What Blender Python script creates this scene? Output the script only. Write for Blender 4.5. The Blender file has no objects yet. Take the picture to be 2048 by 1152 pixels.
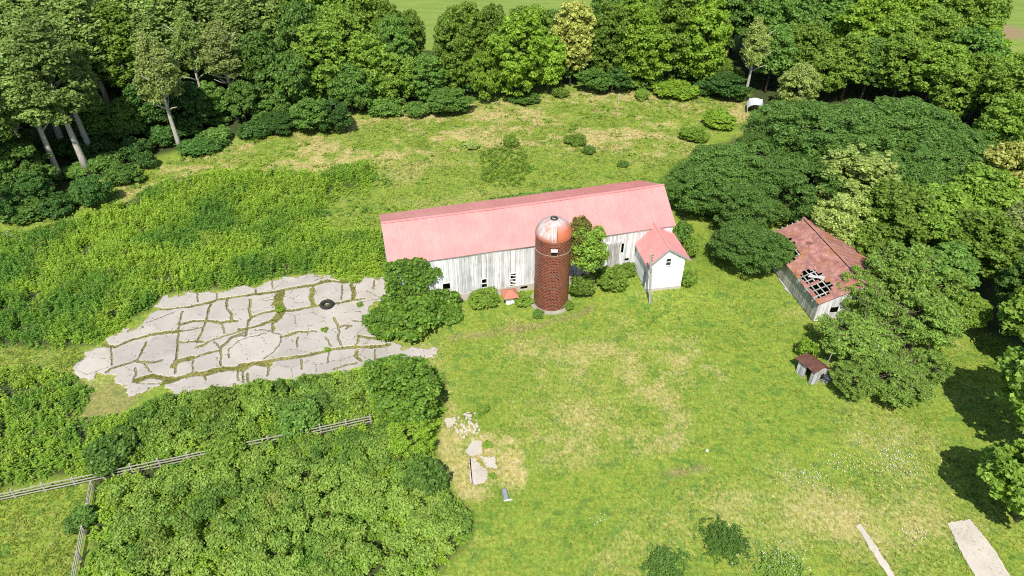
import bpy, math, random
import numpy as np
from mathutils import Vector

# ------------------------------------------------------------------ camera, sky, sun, exposure
S = bpy.context.scene
COL = S.collection
F, CAMH, TH = 1400.0, 52.0, math.radians(37.0)
CX, CY = 1024.0, 576.0
cam = bpy.data.cameras.new("camera"); cam_o = bpy.data.objects.new("camera", cam); COL.objects.link(cam_o)
cam_o.location = (0, 0, CAMH); cam_o.rotation_euler = (math.radians(53.0), 0, 0)
cam.sensor_width = 36.0; cam.lens = 36.0 * F / 2048.0; cam.clip_start = 0.5; cam.clip_end = 6000
S.camera = cam_o
SUN_EL, SUN_AZ = math.radians(53), math.radians(-6.0)          # azimuth measured from behind the camera
SDIR = Vector((math.sin(SUN_AZ)*math.cos(SUN_EL), -math.cos(SUN_AZ)*math.cos(SUN_EL), math.sin(SUN_EL)))
w = bpy.data.worlds.new("World"); S.world = w; w.use_nodes = True
nt = w.node_tree; bg = nt.nodes['Background']
sky = nt.nodes.new('ShaderNodeTexSky'); sky.sky_type = 'NISHITA'; sky.sun_disc = False
sky.sun_elevation = SUN_EL; sky.sun_rotation = math.pi + SUN_AZ
nt.links.new(sky.outputs[0], bg.inputs[0]); bg.inputs[1].default_value = 0.11
sl = bpy.data.lights.new("sun", 'SUN'); sl.energy = 4.6; sl.angle = math.radians(0.5); sl.color = (1.0, 0.95, 0.87)
so = bpy.data.objects.new("sun", sl); COL.objects.link(so); so.rotation_euler = (-SDIR).to_track_quat('-Z', 'Y').to_euler()
S.view_settings.view_transform = 'Standard'; S.view_settings.look = 'None'; S.view_settings.gamma = 1
S.view_settings.exposure = 0.45
S.cycles.use_denoising = False; S.cycles.filter_width = 1.1; S.cycles.max_bounces = 5; S.cycles.diffuse_bounces = 3; S.cycles.glossy_bounces = 2; S.cycles.transmission_bounces = 3

# ------------------------------------------------------------------ geometry helpers
def ghf(x, y):            # gentle rise under the small white house
    return 1.0*np.exp(-(((np.asarray(x, float)-18.6)/6.0)**2 + ((np.asarray(y, float)-71.0)/6.5)**2))
def gh(x, y): return float(ghf(x, y))
def ray(x, y):
    u, v = (x-CX)/F, (y-CY)/F
    return np.array([u, math.cos(TH)-v*math.sin(TH), -math.sin(TH)-v*math.cos(TH)])
def un(x, y, z=0.0):      # point of the place at height z seen at photograph pixel x, y
    r = ray(x, y); t = (z-CAMH)/r[2]; return np.array([r[0]*t, r[1]*t, z])
def ug(x, y, h=0.0):      # same, h above the ground
    z = h
    for _ in range(6):
        p = un(x, y, z); z = h + gh(p[0], p[1])
    return un(x, y, z)
def ugs(P, h=0.0): return np.array([ug(x, y, h) for x, y in P])
def smooth(t): return t*t*(3-2*t)
def vnoise(x, y, scale, seed):
    r = np.random.RandomState(seed); g = r.rand(256, 256)
    X = np.asarray(x)/scale + 1000; Y = np.asarray(y)/scale + 1000
    i = np.floor(X).astype(int); j = np.floor(Y).astype(int); fx = smooth(X-i); fy = smooth(Y-j)
    a = g[i % 256, j % 256]; b = g[(i+1) % 256, j % 256]; c = g[i % 256, (j+1) % 256]; d = g[(i+1) % 256, (j+1) % 256]
    return (a*(1-fx)+b*fx)*(1-fy)+(c*(1-fx)+d*fx)*fy
def fnoise(x, y, scale, seed, oct=4):
    s = 0; a = 1; t = 0
    for k in range(oct):
        s = s + a*vnoise(x, y, scale/2**k, seed+k); t += a; a *= .55
    return s/t
def pip(x, y, poly):
    x = np.asarray(x); y = np.asarray(y); ins = np.zeros(x.shape, bool); n = len(poly)
    for i in range(n):
        x1, y1 = poly[i][:2]; x2, y2 = poly[(i+1) % n][:2]
        if y1 == y2: continue
        c = ((y1 > y) != (y2 > y)) & (x < (x2-x1)*(y-y1)/(y2-y1)+x1); ins ^= c
    return ins
def segdist(x, y, pts):
    d = np.full(np.shape(x), 1e9)
    for (a, b) in zip(pts[:-1], pts[1:]):
        ax, ay = a[:2]; bx, by = b[:2]; L = (bx-ax)**2+(by-ay)**2+1e-9
        t = np.clip(((x-ax)*(bx-ax)+(y-ay)*(by-ay))/L, 0, 1)
        d = np.minimum(d, np.hypot(x-ax-t*(bx-ax), y-ay-t*(by-ay)))
    return d
def polydist(x, y, poly):  # signed: positive inside
    d = segdist(x, y, list(poly)+[poly[0]]); return np.where(pip(x, y, poly), d, -d)

def mesh_np(name, V, Fq):                     # V (n,3); Fq (m,k)
    me = bpy.data.meshes.new(name); V = np.asarray(V, np.float32); Fq = np.asarray(Fq, np.int32); k = Fq.shape[1]
    me.vertices.add(len(V)); me.vertices.foreach_set('co', V.ravel())
    me.loops.add(Fq.size); me.loops.foreach_set('vertex_index', Fq.ravel())
    me.polygons.add(len(Fq)); me.polygons.foreach_set('loop_start', np.arange(len(Fq), dtype=np.int32)*k)
    me.update(calc_edges=True); return me
def attr(me, name, vals):
    a = me.attributes.new(name, 'FLOAT', 'POINT'); a.data.foreach_set('value', np.asarray(vals, np.float32))
def link(name, me, mat=None, parent=None, loc=(0, 0, 0), rz=0):
    o = bpy.data.objects.new(name, me); COL.objects.link(o); o.location = loc; o.rotation_euler = (0, 0, rz)
    if mat and len(me.materials) == 0: me.materials.append(mat)
    if parent: o.parent = parent
    return o
def tag(o, label=None, cat=None, group=None, kind=None):
    if label: o['label'] = label
    if cat: o['category'] = cat
    if group: o['group'] = group
    if kind: o['kind'] = kind
    return o
def thing(name, label, cat, loc=(0, 0, 0), rz=0, group=None):
    o = bpy.data.objects.new(name, None); COL.objects.link(o); o.location = loc; o.rotation_euler = (0, 0, rz)
    o.empty_display_size = .3
    return tag(o, label, cat, group)

class MB:
    def __init__(s): s.v = []; s.f = []; s.uv = {}
    def add(s, V, Fs):
        b = len(s.v); s.v += [tuple(map(float, p)) for p in V]; s.f += [tuple(b+i for i in f) for f in Fs]
    def box8(s, p): s.add(p, [(0, 3, 2, 1), (4, 5, 6, 7), (0, 1, 5, 4), (1, 2, 6, 5), (2, 3, 7, 6), (3, 0, 4, 7)])
    def box(s, x0, x1, y0, y1, z0, z1):
        s.box8([(x0, y0, z0), (x1, y0, z0), (x1, y1, z0), (x0, y1, z0), (x0, y0, z1), (x1, y0, z1), (x1, y1, z1), (x0, y1, z1)])
    def bar(s, a, b, w, h, up=(0, 0, 1)):
        a = Vector(a); b = Vector(b); d = (b-a).normalized(); u = Vector(up)
        r = d.cross(u)
        if r.length < 1e-3: r = d.cross(Vector((1, 0, 0)))
        r.normalize(); u = r.cross(d).normalized(); r *= w/2; u *= h/2
        s.box8([a-r-u, a+r-u, b+r-u, b-r-u, a-r+u, a+r+u, b+r+u, b-r+u])
    def tube(s, pts, rad, n=8, cap=True):
        pts = [Vector(p) for p in pts]; base = len(s.v); rs = rad if hasattr(rad, '__len__') else [rad]*len(pts)
        for i, p in enumerate(pts):
            d = (pts[min(i+1, len(pts)-1)]-pts[max(i-1, 0)]).normalized()
            a = d.cross(Vector((0.13, 1, 0.05))).normalized() if abs(d.y) < .95 else d.cross(Vector((1, 0, 0))).normalized()
            b = d.cross(a)
            for k in range(n):
                t = 2*math.pi*k/n; q = p+(a*math.cos(t)+b*math.sin(t))*rs[i]; s.v.append(tuple(q))
        for i in range(len(pts)-1):
            for k in range(n):
                s.f.append((base+i*n+k, base+i*n+(k+1) % n, base+(i+1)*n+(k+1) % n, base+(i+1)*n+k))
        if cap:
            s.f.append(tuple(base+k for k in range(n))[::-1]); e = base+(len(pts)-1)*n; s.f.append(tuple(e+k for k in range(n)))
    def lathe(s, prof, n=32, c=(0, 0), uv=False):
        base = len(s.v)
        for (r, z) in prof:
            for k in range(n):
                t = 2*math.pi*k/n; s.v.append((c[0]+r*math.cos(t), c[1]+r*math.sin(t), z))
        for i in range(len(prof)-1):
            for k in range(n): s.f.append((base+i*n+k, base+i*n+(k+1) % n, base+(i+1)*n+(k+1) % n, base+(i+1)*n+k))
    def mesh(s, name, smooth_=False):
        me = bpy.data.meshes.new(name); me.from_pydata(s.v, [], s.f); me.update()
        if smooth_: me.polygons.foreach_set('use_smooth', [True]*len(me.polygons))
        return me
    def build(s, name, mat, parent=None, loc=(0, 0, 0), rz=0, smooth_=False): return link(name, s.mesh(name, smooth_), mat, parent, loc, rz)

# ------------------------------------------------------------------ materials
class N:
    def __init__(s, name, rough=.7, spec=.3):
        s.m = bpy.data.materials.new(name); s.m.use_nodes = True; s.t = s.m.node_tree; s.b = s.t.nodes['Principled BSDF']
        s.b.inputs['Roughness'].default_value = rough; s.b.inputs['Specular IOR Level'].default_value = spec
    def n(s, typ, **kw):
        x = s.t.nodes.new(typ)
        for k, v in kw.items(): setattr(x, k, v)
        return x
    def l(s, a, b): s.t.links.new(a, b)
    def pos(s): return s.n('ShaderNodeNewGeometry').outputs['Position']
    def obj(s): return s.n('ShaderNodeTexCoord').outputs['Object']
    def uv(s): return s.n('ShaderNodeTexCoord').outputs['UV']
    def island(s): return s.n('ShaderNodeNewGeometry').outputs['Random Per Island']
    def orand(s): return s.n('ShaderNodeObjectInfo').outputs['Random']
    def at(s, name): return s.n('ShaderNodeAttribute', attribute_name=name).outputs['Fac']
    def map(s, v, sc=(1, 1, 1), rot=(0, 0, 0)):
        m = s.n('ShaderNodeMapping'); s.l(v, m.inputs[0]); m.inputs['Scale'].default_value = sc; m.inputs['Rotation'].default_value = rot; return m.outputs[0]
    def noise(s, v, scale, det=3, rough=.55, dist=0):
        x = s.n('ShaderNodeTexNoise'); s.l(v, x.inputs['Vector']); x.inputs['Scale'].default_value = scale
        x.inputs['Detail'].default_value = det; x.inputs['Roughness'].default_value = rough; x.inputs['Distortion'].default_value = dist; return x.outputs['Fac']
    def ramp(s, f, stops):
        r = s.n('ShaderNodeValToRGB'); s.l(f, r.inputs[0]); e = r.color_ramp.elements
        while len(e) < len(stops): e.new(.5)
        for k, (p, c) in enumerate(stops):
            e[k].position = p; e[k].color = tuple(c)+(1,) if hasattr(c, '__len__') else (c, c, c, 1)
        return r.outputs[0]
    def mix(s, f, a, b, mode='MIX'):
        m = s.n('ShaderNodeMix', data_type='RGBA', blend_type=mode)
        for sock, val in ((m.inputs[0], f), (m.inputs[6], a), (m.inputs[7], b)):
            if hasattr(val, 'links'): s.l(val, sock)
            elif hasattr(val, '__len__'): sock.default_value = tuple(val)+(1,)
            else: sock.default_value = val
        return m.outputs[2]
    def math(s, op, a, b=0.0, clamp=False):
        m = s.n('ShaderNodeMath', operation=op); m.use_clamp = clamp
        for sock, val in ((m.inputs[0], a), (m.inputs[1], b)):
            if hasattr(val, 'links'): s.l(val, sock)
            else: sock.default_value = val
        return m.outputs[0]
    def mr(s, v, a, b, c, d):
        m = s.n('ShaderNodeMapRange'); s.l(v, m.inputs[0])
        for k, x in zip((1, 2, 3, 4), (a, b, c, d)): m.inputs[k].default_value = x
        return m.outputs[0]
    def color(s, c):
        if hasattr(c, 'links'): s.l(c, s.b.inputs['Base Color'])
        else: s.b.inputs['Base Color'].default_value = tuple(c)+(1,)
    def bump(s, h, st=.4, d=.05):
        x = s.n('ShaderNodeBump'); x.inputs['Strength'].default_value = st; x.inputs['Distance'].default_value = d
        s.l(h, x.inputs['Height']); s.l(x.outputs[0], s.b.inputs['Normal'])
    def value(s, c, lo, hi, f):    # multiply colour by a factor between lo and hi driven by f
        return s.mix(1.0, c, s.ramp(f, [(0, lo), (1, hi)]), 'MULTIPLY')

def leaf_mat(name, c1, c2, c3=None, trans=.36, rough=.5, obj_var=.25, patch=None):
    M = N(name, rough, .25); r = M.island()
    stops = [(0, c1), (.55, c2), (1, c3 or c2)]
    c = M.ramp(r, stops)
    if patch:
        for (pc, psc, lo, hi) in patch: c = M.mix(M.mr(M.noise(M.pos(), psc, 4, .6), lo, hi, 0, .85), c, M.value(pc, .75, 1.25, r))
    nz = M.noise(M.pos(), .55, 2); c = M.value(c, .72, 1.28, nz)
    c = M.value(c, 1-obj_var, 1+obj_var, M.orand())
    M.color(c)
    tr = M.n('ShaderNodeBsdfTranslucent'); M.l(M.mix(1.0, c, (1.25, 1.15, .6), 'MULTIPLY'), tr.inputs[0])
    ms = M.n('ShaderNodeMixShader'); ms.inputs[0].default_value = trans
    M.l(M.b.outputs[0], ms.inputs[1]); M.l(tr.outputs[0], ms.inputs[2]); M.l(ms.outputs[0], M.t.nodes['Material Output'].inputs[0])
    return M.m

LEAF = {
 'mid':    leaf_mat('leaf_mid', (0.130, 0.239, 0.030), (0.202, 0.327, 0.042), (0.287, 0.415, 0.066)),
 'bright': leaf_mat('leaf_bright', (0.164, 0.300, 0.025), (0.239, 0.393, 0.038), (0.328, 0.474, 0.060)),
 'dark':   leaf_mat('leaf_dark', (0.091, 0.196, 0.033), (0.144, 0.270, 0.046), (0.211, 0.352, 0.073)),
 'poplar': leaf_mat('leaf_poplar', (0.161, 0.260, 0.062), (0.248, 0.355, 0.085), (0.336, 0.451, 0.123)),
 'olive':  leaf_mat('leaf_olive', (0.165, 0.224, 0.060), (0.231, 0.291, 0.085), (0.319, 0.370, 0.120)),
 'yellow': leaf_mat('leaf_yellow', (.37, .42, .08), (.50, .54, .13), (.63, .65, .22)),
 'lime':   leaf_mat('leaf_lime', (.22, .32, .07), (.32, .41, .10), (.45, .52, .17)),
 'locust': leaf_mat('leaf_locust', (0.090, 0.189, 0.035), (0.130, 0.248, 0.046), (0.182, 0.308, 0.066), obj_var=.12),
 'loose':  leaf_mat('leaf_loose', (0.150, 0.274, 0.043), (0.226, 0.365, 0.061), (0.326, 0.444, 0.103), obj_var=.12),
 'vine':   leaf_mat('leaf_vine', (0.092, 0.202, 0.024), (0.145, 0.284, 0.035), (0.251, 0.380, 0.055), obj_var=.1),
 'weed':   leaf_mat('leaf_weed', (0.215, 0.368, 0.035), (0.315, 0.492, 0.050), (0.448, 0.588, 0.086), obj_var=.0, patch=[((.11, .26, .04), .10, .46, .60), ((.30, .37, .075), .35, .58, .72), ((.22, .21, .09), .5, .66, .74)]),
 'bramble': leaf_mat('leaf_bramble', (0.184, 0.330, 0.048), (0.283, 0.432, 0.072), (0.397, 0.520, 0.114), obj_var=.0, patch=[((0.110, 0.224, .035), .14, .48, .60), ((0.297, 0.347, .075), .22, .58, .70)]),
 'under':  leaf_mat('leaf_under_shaded', (0.053, 0.133, 0.028), (0.083, 0.189, 0.036), (0.128, 0.252, 0.056)),  # deep green undergrowth leaves, with canopy shade partly put into their colour
 'amber':  leaf_mat('leaf_amber', (.16, .20, .035), (.24, .26, .05), (.36, .27, .085)),
}
def bark_mat(name, c1, c2):
    M = N(name, .9, .1); nz = M.noise(M.map(M.obj(), (3, 3, .6)), 3, 5, .65)
    M.color(M.ramp(nz, [(.3, c1), (.7, c2)])); M.bump(nz, .5, .05); return M.m
BARK = {'pale': bark_mat('bark_pale', (.27, .245, .20), (.52, .49, .42)), 'brown': bark_mat('bark_brown', (.07, .055, .04), (.17, .14, .10))}

# ------------------------------------------------------------------ ground zones (photograph pixels -> ground points)
P = lambda pts: [tuple(ug(x, y)[:2]) for x, y in pts]
Z_TAN = P([(150,405),(320,335),(480,290),(620,248),(745,238),(860,205),(1000,200),(1150,180),(1320,175),(1490,190),(1510,240),(1390,270),(1350,320),(1180,300),(1000,300),(900,300),(800,315),(640,370),(540,350),(430,365),(330,370),(250,405),(190,440),(120,450)])
Z_WEED = P([(-60,470),(60,470),(150,440),(250,405),(330,365),(450,345),(560,345),(610,345),(640,352),(690,335),(745,330),(750,365),(690,380),(650,405),(640,440),(655,468),(740,465),(768,470),(768,530),(740,548),(700,553),(622,542),(530,557),(505,569),(440,577),(390,578),(330,588),(300,620),(230,650),(190,690),(120,695),(-60,690)])
Z_LOW = P([(-60,750),(60,735),(140,748),(185,785),(155,835),(240,835),(310,800),(340,792),(370,797),(420,780),(510,772),(640,752),(700,745),(760,722),(800,712),(850,722),(885,750),(890,820),(870,870),(870,930),(900,985),(945,1030),(940,1080),(900,1120),(850,1180),(150,1180),(190,1090),(175,1060),(195,1000),(175,955),(135,948),(-60,990)])
Z_BRAMBLE = P([(200,890),(330,800),(420,785),(560,770),(740,740),(880,760),(885,830),(860,900),(890,980),(945,1030),(940,1080),(900,1120),(850,1190),(180,1190),(215,1060),(200,980)])
Z_LAWNDRY = P([(990,680),(1150,650),(1320,640),(1480,700),(1440,830),(1440,900),(1250,930),(1080,960),(1030,860),(1010,760)])
Z_PATCHDRY = P([(930,850),(1030,880),(1060,980),(1050,1020),(960,1020),(900,960),(890,870)])
Z_EDGEDRY = P([(880,790),(920,810),(930,900),(940,980),(960,1040),(900,960),(870,900)])
Z_LUSH = P([(880,660),(1030,660),(990,720),(1000,900),(960,830),(890,740)])
L_TRACK = P([(900,678),(990,665),(1080,650),(1150,632),(1185,615)])
L_BAND = P([(1395,480),(1405,600),(1470,690),(1550,800),(1640,900)]); L_BAND2 = P([(960,1030),(1080,990),(1220,970),(1420,925),(1560,870)])
L_WORN = P([(1320,955),(1360,944),(1410,940)])
PADZ = P([(151,750),(158,728),(169,707),(190,698),(208,692),(214,675),(250,660),(284,651),(293,637),(312,622),(311,612),(330,594),(350,598),(366,592),(395,584),(433,584),(460,577),(494,572),(509,577),(532,563),(570,556),(622,548),(659,552),(672,560),(690,566),(715,566),(740,558),(765,557),(775,570),(775,600),(748,606),(734,622),(742,634),(735,646),(745,662),(740,672),(772,684),(792,693),(817,694),(845,695),(867,692),(874,702),(871,717),(834,721),(790,727),(751,730),(700,748),(647,756),(542,765),(501,772),(411,778),(354,792),(339,781),(330,768),(318,775),(290,785),(266,792),(253,775),(236,771),(228,762),(221,752),(196,748),(181,763),(168,754)])
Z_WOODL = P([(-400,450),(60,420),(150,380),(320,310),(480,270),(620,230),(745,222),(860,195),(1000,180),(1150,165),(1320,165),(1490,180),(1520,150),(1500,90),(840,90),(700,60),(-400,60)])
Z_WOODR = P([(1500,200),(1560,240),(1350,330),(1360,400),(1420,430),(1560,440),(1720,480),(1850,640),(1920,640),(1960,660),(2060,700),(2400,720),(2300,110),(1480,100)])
def zones(x, y):
    n1 = fnoise(x, y, 3.2, 11); n2 = fnoise(x, y, 9.0, 31); n3 = fnoise(x, y, 1.1, 51, 3)
    dry = np.clip((n2-.47)*2.0, 0, 1)*.55+np.clip((n1-.50)*2.2, 0, 1)*.45
    tan = np.clip(polydist(x, y, Z_TAN)/2.0+.5+(n1-.5)*2, 0, 1)
    nt_ = fnoise(x*.55+y*.12, y, 4.2, 71)
    dry = np.maximum(dry*(1-.6*tan), tan*np.clip((nt_-.37)*3.0+(n3-.5)*2.2, 0, 1)*.95)
    ld = np.clip(polydist(x, y, Z_LAWNDRY)/4.0+.4, 0, 1); dry = np.maximum(dry, ld*np.clip((n1-.36)*1.6+(n3-.5)*1.1, 0, 1)*.8)
    pd = np.clip(polydist(x, y, Z_PATCHDRY)/1.2+.4+(n3-.5)*1.5, 0, 1); dry = np.maximum(dry, pd*np.clip(.5+(n3-.4)*1.6, 0, 1))
    ed = np.clip(polydist(x, y, Z_EDGEDRY)/1.0+.4, 0, 1); dry = np.maximum(dry, ed*(.35+.4*n1))
    lu = np.clip(polydist(x, y, Z_LUSH)/2.0+.4, 0, 1); dry = dry*(1-.8*lu)
    gb = np.maximum(np.exp(-(segdist(x, y, L_BAND)/2.2)**2), np.exp(-(segdist(x, y, L_BAND2)/1.4)**2)); dry = dry*(1-.85*gb)-.28*gb*(.4+n1)
    bare = np.exp(-(segdist(x, y, L_TRACK)/.55)**2)*np.clip((n3-.2)*1.9, 0, 1)*.8
    bare = np.maximum(bare, np.exp(-(segdist(x, y, L_WORN)/.45)**2)*np.clip((n3-.25)*2, 0, 1)*.9)
    weed = np.maximum(np.clip(polydist(x, y, Z_WEED)/1.0+.5, 0, 1), np.clip(polydist(x, y, Z_LOW)/1.0+.5, 0, 1))
    bp = ug(215, 800); bare = np.maximum(bare, np.clip(1.6-np.hypot((x-bp[0])/2.4, (y-bp[1])/3.2)-(n3-.5)*2.4, 0, 1)*.5)
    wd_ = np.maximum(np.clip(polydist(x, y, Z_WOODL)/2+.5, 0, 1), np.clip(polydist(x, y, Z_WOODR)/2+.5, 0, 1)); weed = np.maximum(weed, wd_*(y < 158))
    field = np.clip((y-158+(n2-.5)*6)/4, 0, 1)
    bare = np.maximum(bare, (polydist(x, y, PADZ) > .3)*np.clip(.5-(n3-.5)*2.4, 0, 1)*.75); dry = np.where(polydist(x, y, PADZ) > 0, np.clip(.02+n3*.75, 0, 1), dry)
    dirt = np.clip(1.8-np.hypot((x-un(1998, 62)[0])/7, (y-un(1998, 62)[1])/6.5)*1.4, 0, 1); bare = np.maximum(bare, dirt)
    return dry, bare, weed, field

def grass_color(M, tuft=False):
    p = M.pos(); dry = M.at('dry'); bare = M.at('bare'); weed = M.at('weed'); field = M.at('field')
    n1 = M.noise(p, 1.6, 4, .62); n2 = M.noise(p, .22, 3, .5); n3 = M.noise(M.map(p, (1.0, .55, 1), (0, 0, .5)), 4.5, 4, .7)
    g = M.mix(M.mr(n2, .3, .7, 0, 1), (.118, .214, .026), (.190, .270, .036))
    g = M.mix(M.mr(n1, .38, .66, 0, .7), g, (.262, .280, .048))
    st_ = M.noise(M.map(p, (.35, 2.6, 1), (0, 0, -.45)), 1.3, 3, .6); g = M.value(g, .70, 1.28, st_); cl = M.noise(p, .75, 2, .5); g = M.mix(M.ramp(cl, [(.54, 0), (.64, .6)]), g, (.088, .178, .030))
    d = M.math('ADD', dry, M.mr(n3, .3, .7, -.32, .32))
    c = M.mix(M.ramp(d, [(.12, 0), (.55, .62), (1, 1)]), g, M.mix(M.mr(n1, .35, .65, 0, 1), (.33, .30, .085), (.47, .38, .19)))
    c = M.mix(field, c, M.mix(M.mr(M.noise(M.map(p, (.05, .35, 1), (0, 0, .06)), 1.6, 2), .35, .65, 0, 1), (.15, .225, .042), (.20, .265, .06)))
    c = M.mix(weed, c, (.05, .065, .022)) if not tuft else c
    c = M.mix(M.math('MULTIPLY', bare, .95), c, M.mix(n3, (.19, .13, .07), (.33, .24, .14)))
    hc = M.noise(M.map(p, (1.0, .62, 1), (0, 0, .35)), 3.2, 7, .8); c = M.mix(1.0, c, M.ramp(hc, [(.35, .70), (.50, 1.04), (.65, 1.34)]), 'MULTIPLY')
    if tuft: c = M.value(c, .80, 1.30, M.island())
    else: c = M.value(c, .62, 1.38, n3)
    return c, n3
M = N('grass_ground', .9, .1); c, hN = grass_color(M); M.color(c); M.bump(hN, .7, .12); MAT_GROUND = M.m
M = N('grass_blades', .7, .15); c, _ = grass_color(M, True); M.color(c)
vm = M.n('ShaderNodeVectorMath', operation='MULTIPLY_ADD'); M.l(M.n('ShaderNodeNewGeometry').outputs['Normal'], vm.inputs[0]); vm.inputs[1].default_value = (.45, .45, .45); vm.inputs[2].default_value = (0, 0, .6)
vn = M.n('ShaderNodeVectorMath', operation='NORMALIZE'); M.l(vm.outputs[0], vn.inputs[0]); M.l(vn.outputs[0], M.b.inputs['Normal'])
tr = M.n('ShaderNodeBsdfTranslucent'); M.l(c, tr.inputs[0]); ms = M.n('ShaderNodeMixShader'); ms.inputs[0].default_value = .25
M.l(M.b.outputs[0], ms.inputs[1]); M.l(tr.outputs[0], ms.inputs[2]); M.l(ms.outputs[0], M.t.nodes['Material Output'].inputs[0]); MAT_BLADE = M.m

# ground: one sheet, fine where it is seen, coarse to the horizon
gx = np.concatenate([np.array([-3000, -1200, -600, -300, -200, -160]), np.arange(-125, 125.1, .5), np.array([160, 200, 300, 600, 1200, 3000])])
gy = np.concatenate([np.array([-3000, -800, -200, -50, 0, 15]), np.arange(24, 215.1, .5), np.array([240, 300, 450, 800, 1500, 4000])])
GX, GY = np.meshgrid(gx, gy); nx, ny = len(gx), len(gy)
GZ = ghf(GX, GY)+(fnoise(GX, GY, 4, 5, 3)-.5)*.10
V = np.stack([GX.ravel(), GY.ravel(), GZ.ravel()], 1)
ii, jj = np.meshgrid(np.arange(nx-1), np.arange(ny-1)); a = (jj*nx+ii).ravel()
me = mesh_np('ground', V, np.stack([a, a+1, a+1+nx, a+nx], 1)); me.polygons.foreach_set('use_smooth', [True]*len(me.polygons))
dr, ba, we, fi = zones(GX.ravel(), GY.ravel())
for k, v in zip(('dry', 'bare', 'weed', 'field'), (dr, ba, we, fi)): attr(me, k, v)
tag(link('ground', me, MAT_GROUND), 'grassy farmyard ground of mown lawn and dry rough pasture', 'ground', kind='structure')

# ------------------------------------------------------------------ concrete yard
q1 = lambda X, Y: (140+X*.22573, 540+Y*.22573)
q2 = lambda X, Y: (480+X*.20833, 540+Y*.20833)
PAD = PADZ
def J(q, pts, wd): return ([tuple(ug(*q(*p))[:2]) for p in pts], wd)
WIDE = [J(q1, [(300,665),(400,690),(590,612),(740,575),(890,555),(970,550)], .34), J(q1, [(700,350),(860,352),(1040,335),(1250,290),(1310,265),(1530,235),(1640,215)], .26),
 J(q2, [(150,240),(300,220),(480,185),(700,150),(850,110),(960,120),(1130,120)], .36), J(q1, [(980,490),(1100,460),(1200,455),(1340,468),(1480,455)], .26),
 J(q2, [(80,490),(110,460),(250,410),(380,385),(470,400),(720,350),(900,330),(1100,290),(1190,280)], .26), J(q2, [(0,575),(150,550),(300,490),(360,460)], .24),
 J(q2, [(395,215),(375,300),(385,360)], .75), J(q2, [(410,390),(370,450),(330,490)], .6), J(q1, [(980,645),(1110,635),(1180,640)], .2), J(q1, [(1130,690),(1180,670),(1270,620),(1430,570),(1560,525),(1700,490),(1772,460)], .24),
 J(q1, [(590,985),(720,940),(830,965),(950,970),(1080,930),(1200,920),(1290,900),(1400,880),(1540,870),(1650,830),(1772,815)], .55), J(q2, [(0,920),(250,885),(400,860),(620,830),(800,790),(960,755),(1120,742),(1320,740),(1430,720)], .36),
 J(q1, [(915,860),(950,815),(1080,785)], .5), J(q2, [(700,180),(690,280),(710,350)], .34), J(q2, [(1070,150),(1095,210),(1090,285)], .4), J(q2, [(1130,770),(1110,830),(1170,880)], .2),
 J(q2, [(400,650),(560,600),(640,600),(740,590)], .2), J(q2, [(30,960),(130,900),(280,910)], .6), J(q1, [(560,1000),(650,1010),(800,1010)], .1), J(q2, [(1150,640),(1300,660),(1420,680)], .3), J(q1, [(830,1010),(900,990),(960,975)], .6)]
THIN = [J(q1, p, wd) for p, wd in [([(1000,375),(970,500),(960,640),(945,780),(935,920)], .10), ([(1250,300),(1210,450),(1170,560),(1130,630)], .11), ([(1390,270),(1395,340),(1430,400),(1435,450)], .13),
 ([(1600,260),(1590,380),(1605,420),(1575,490),(1560,590)], .11), ([(1350,480),(1370,570)], .07), ([(680,640),(640,730),(605,800)], .12), ([(370,700),(375,760),(368,850)], .08), ([(580,870),(590,920),(560,980)], .09), ([(640,820),(690,860),(720,910)], .07),
 ([(1130,200),(1135,290)], .07), ([(1305,200),(1305,260)], .06), ([(1280,640),(1330,690)], .09), ([(330,915),(370,880),(470,850),(590,812),(640,820),(720,830),(820,808)], .16), ([(1340,700),(1440,600),(1560,560)], .18), ([(1340,700),(1335,860)], .09),
 ([(1110,785),(1200,745),(1330,720)], .13), ([(1410,790),(1410,740),(1420,700),(1500,630),(1560,610),(1750,560)], .05), ([(1090,800),(1095,900)], .06), ([(1200,930),(1210,980)], .07), ([(1490,900),(1500,980)], .07), ([(980,550),(1100,530),(1190,510)], .09), ([(680,470),(850,410),(930,375)], .07), ([(640,500),(660,520)], .05)]]
THIN += [J(q2, p, wd) for p, wd in [([(980,150),(975,290)], .08), ([(1290,100),(1285,190)], .09), ([(320,510),(320,590)], .11), ([(900,460),(945,545),(955,610),(945,650),(970,730)], .10), ([(830,650),(880,740)], .06), ([(560,650),(545,750)], .09),
 ([(1150,650),(1110,740)], .09), ([(590,860),(600,960)], .09), ([(855,800),(840,900)], .08), ([(275,900),(270,1020)], .10), ([(1290,770),(1300,870)], .08), ([(80,990),(80,1080)], .08), ([(35,980),(40,1080)], .07), ([(300,595),(390,625),(395,690),(330,790),(230,860)], .06), ([(310,100),(315,180)], .07),
 ([(0,640),(60,640),(70,560)], .1), ([(150,580),(300,585)], .05), ([(150,230),(155,190)], .1), ([(950,560),(1000,540),(1070,545),(1020,570)], .14), ([(1100,490),(1140,505)], .08), ([(1110,400),(1170,410)], .06), ([(900,960),(1010,920),(1120,900)], .12), ([(230,300),(340,285)], .05), ([(720,105),(780,85),(850,70)], .07)]]
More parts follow.
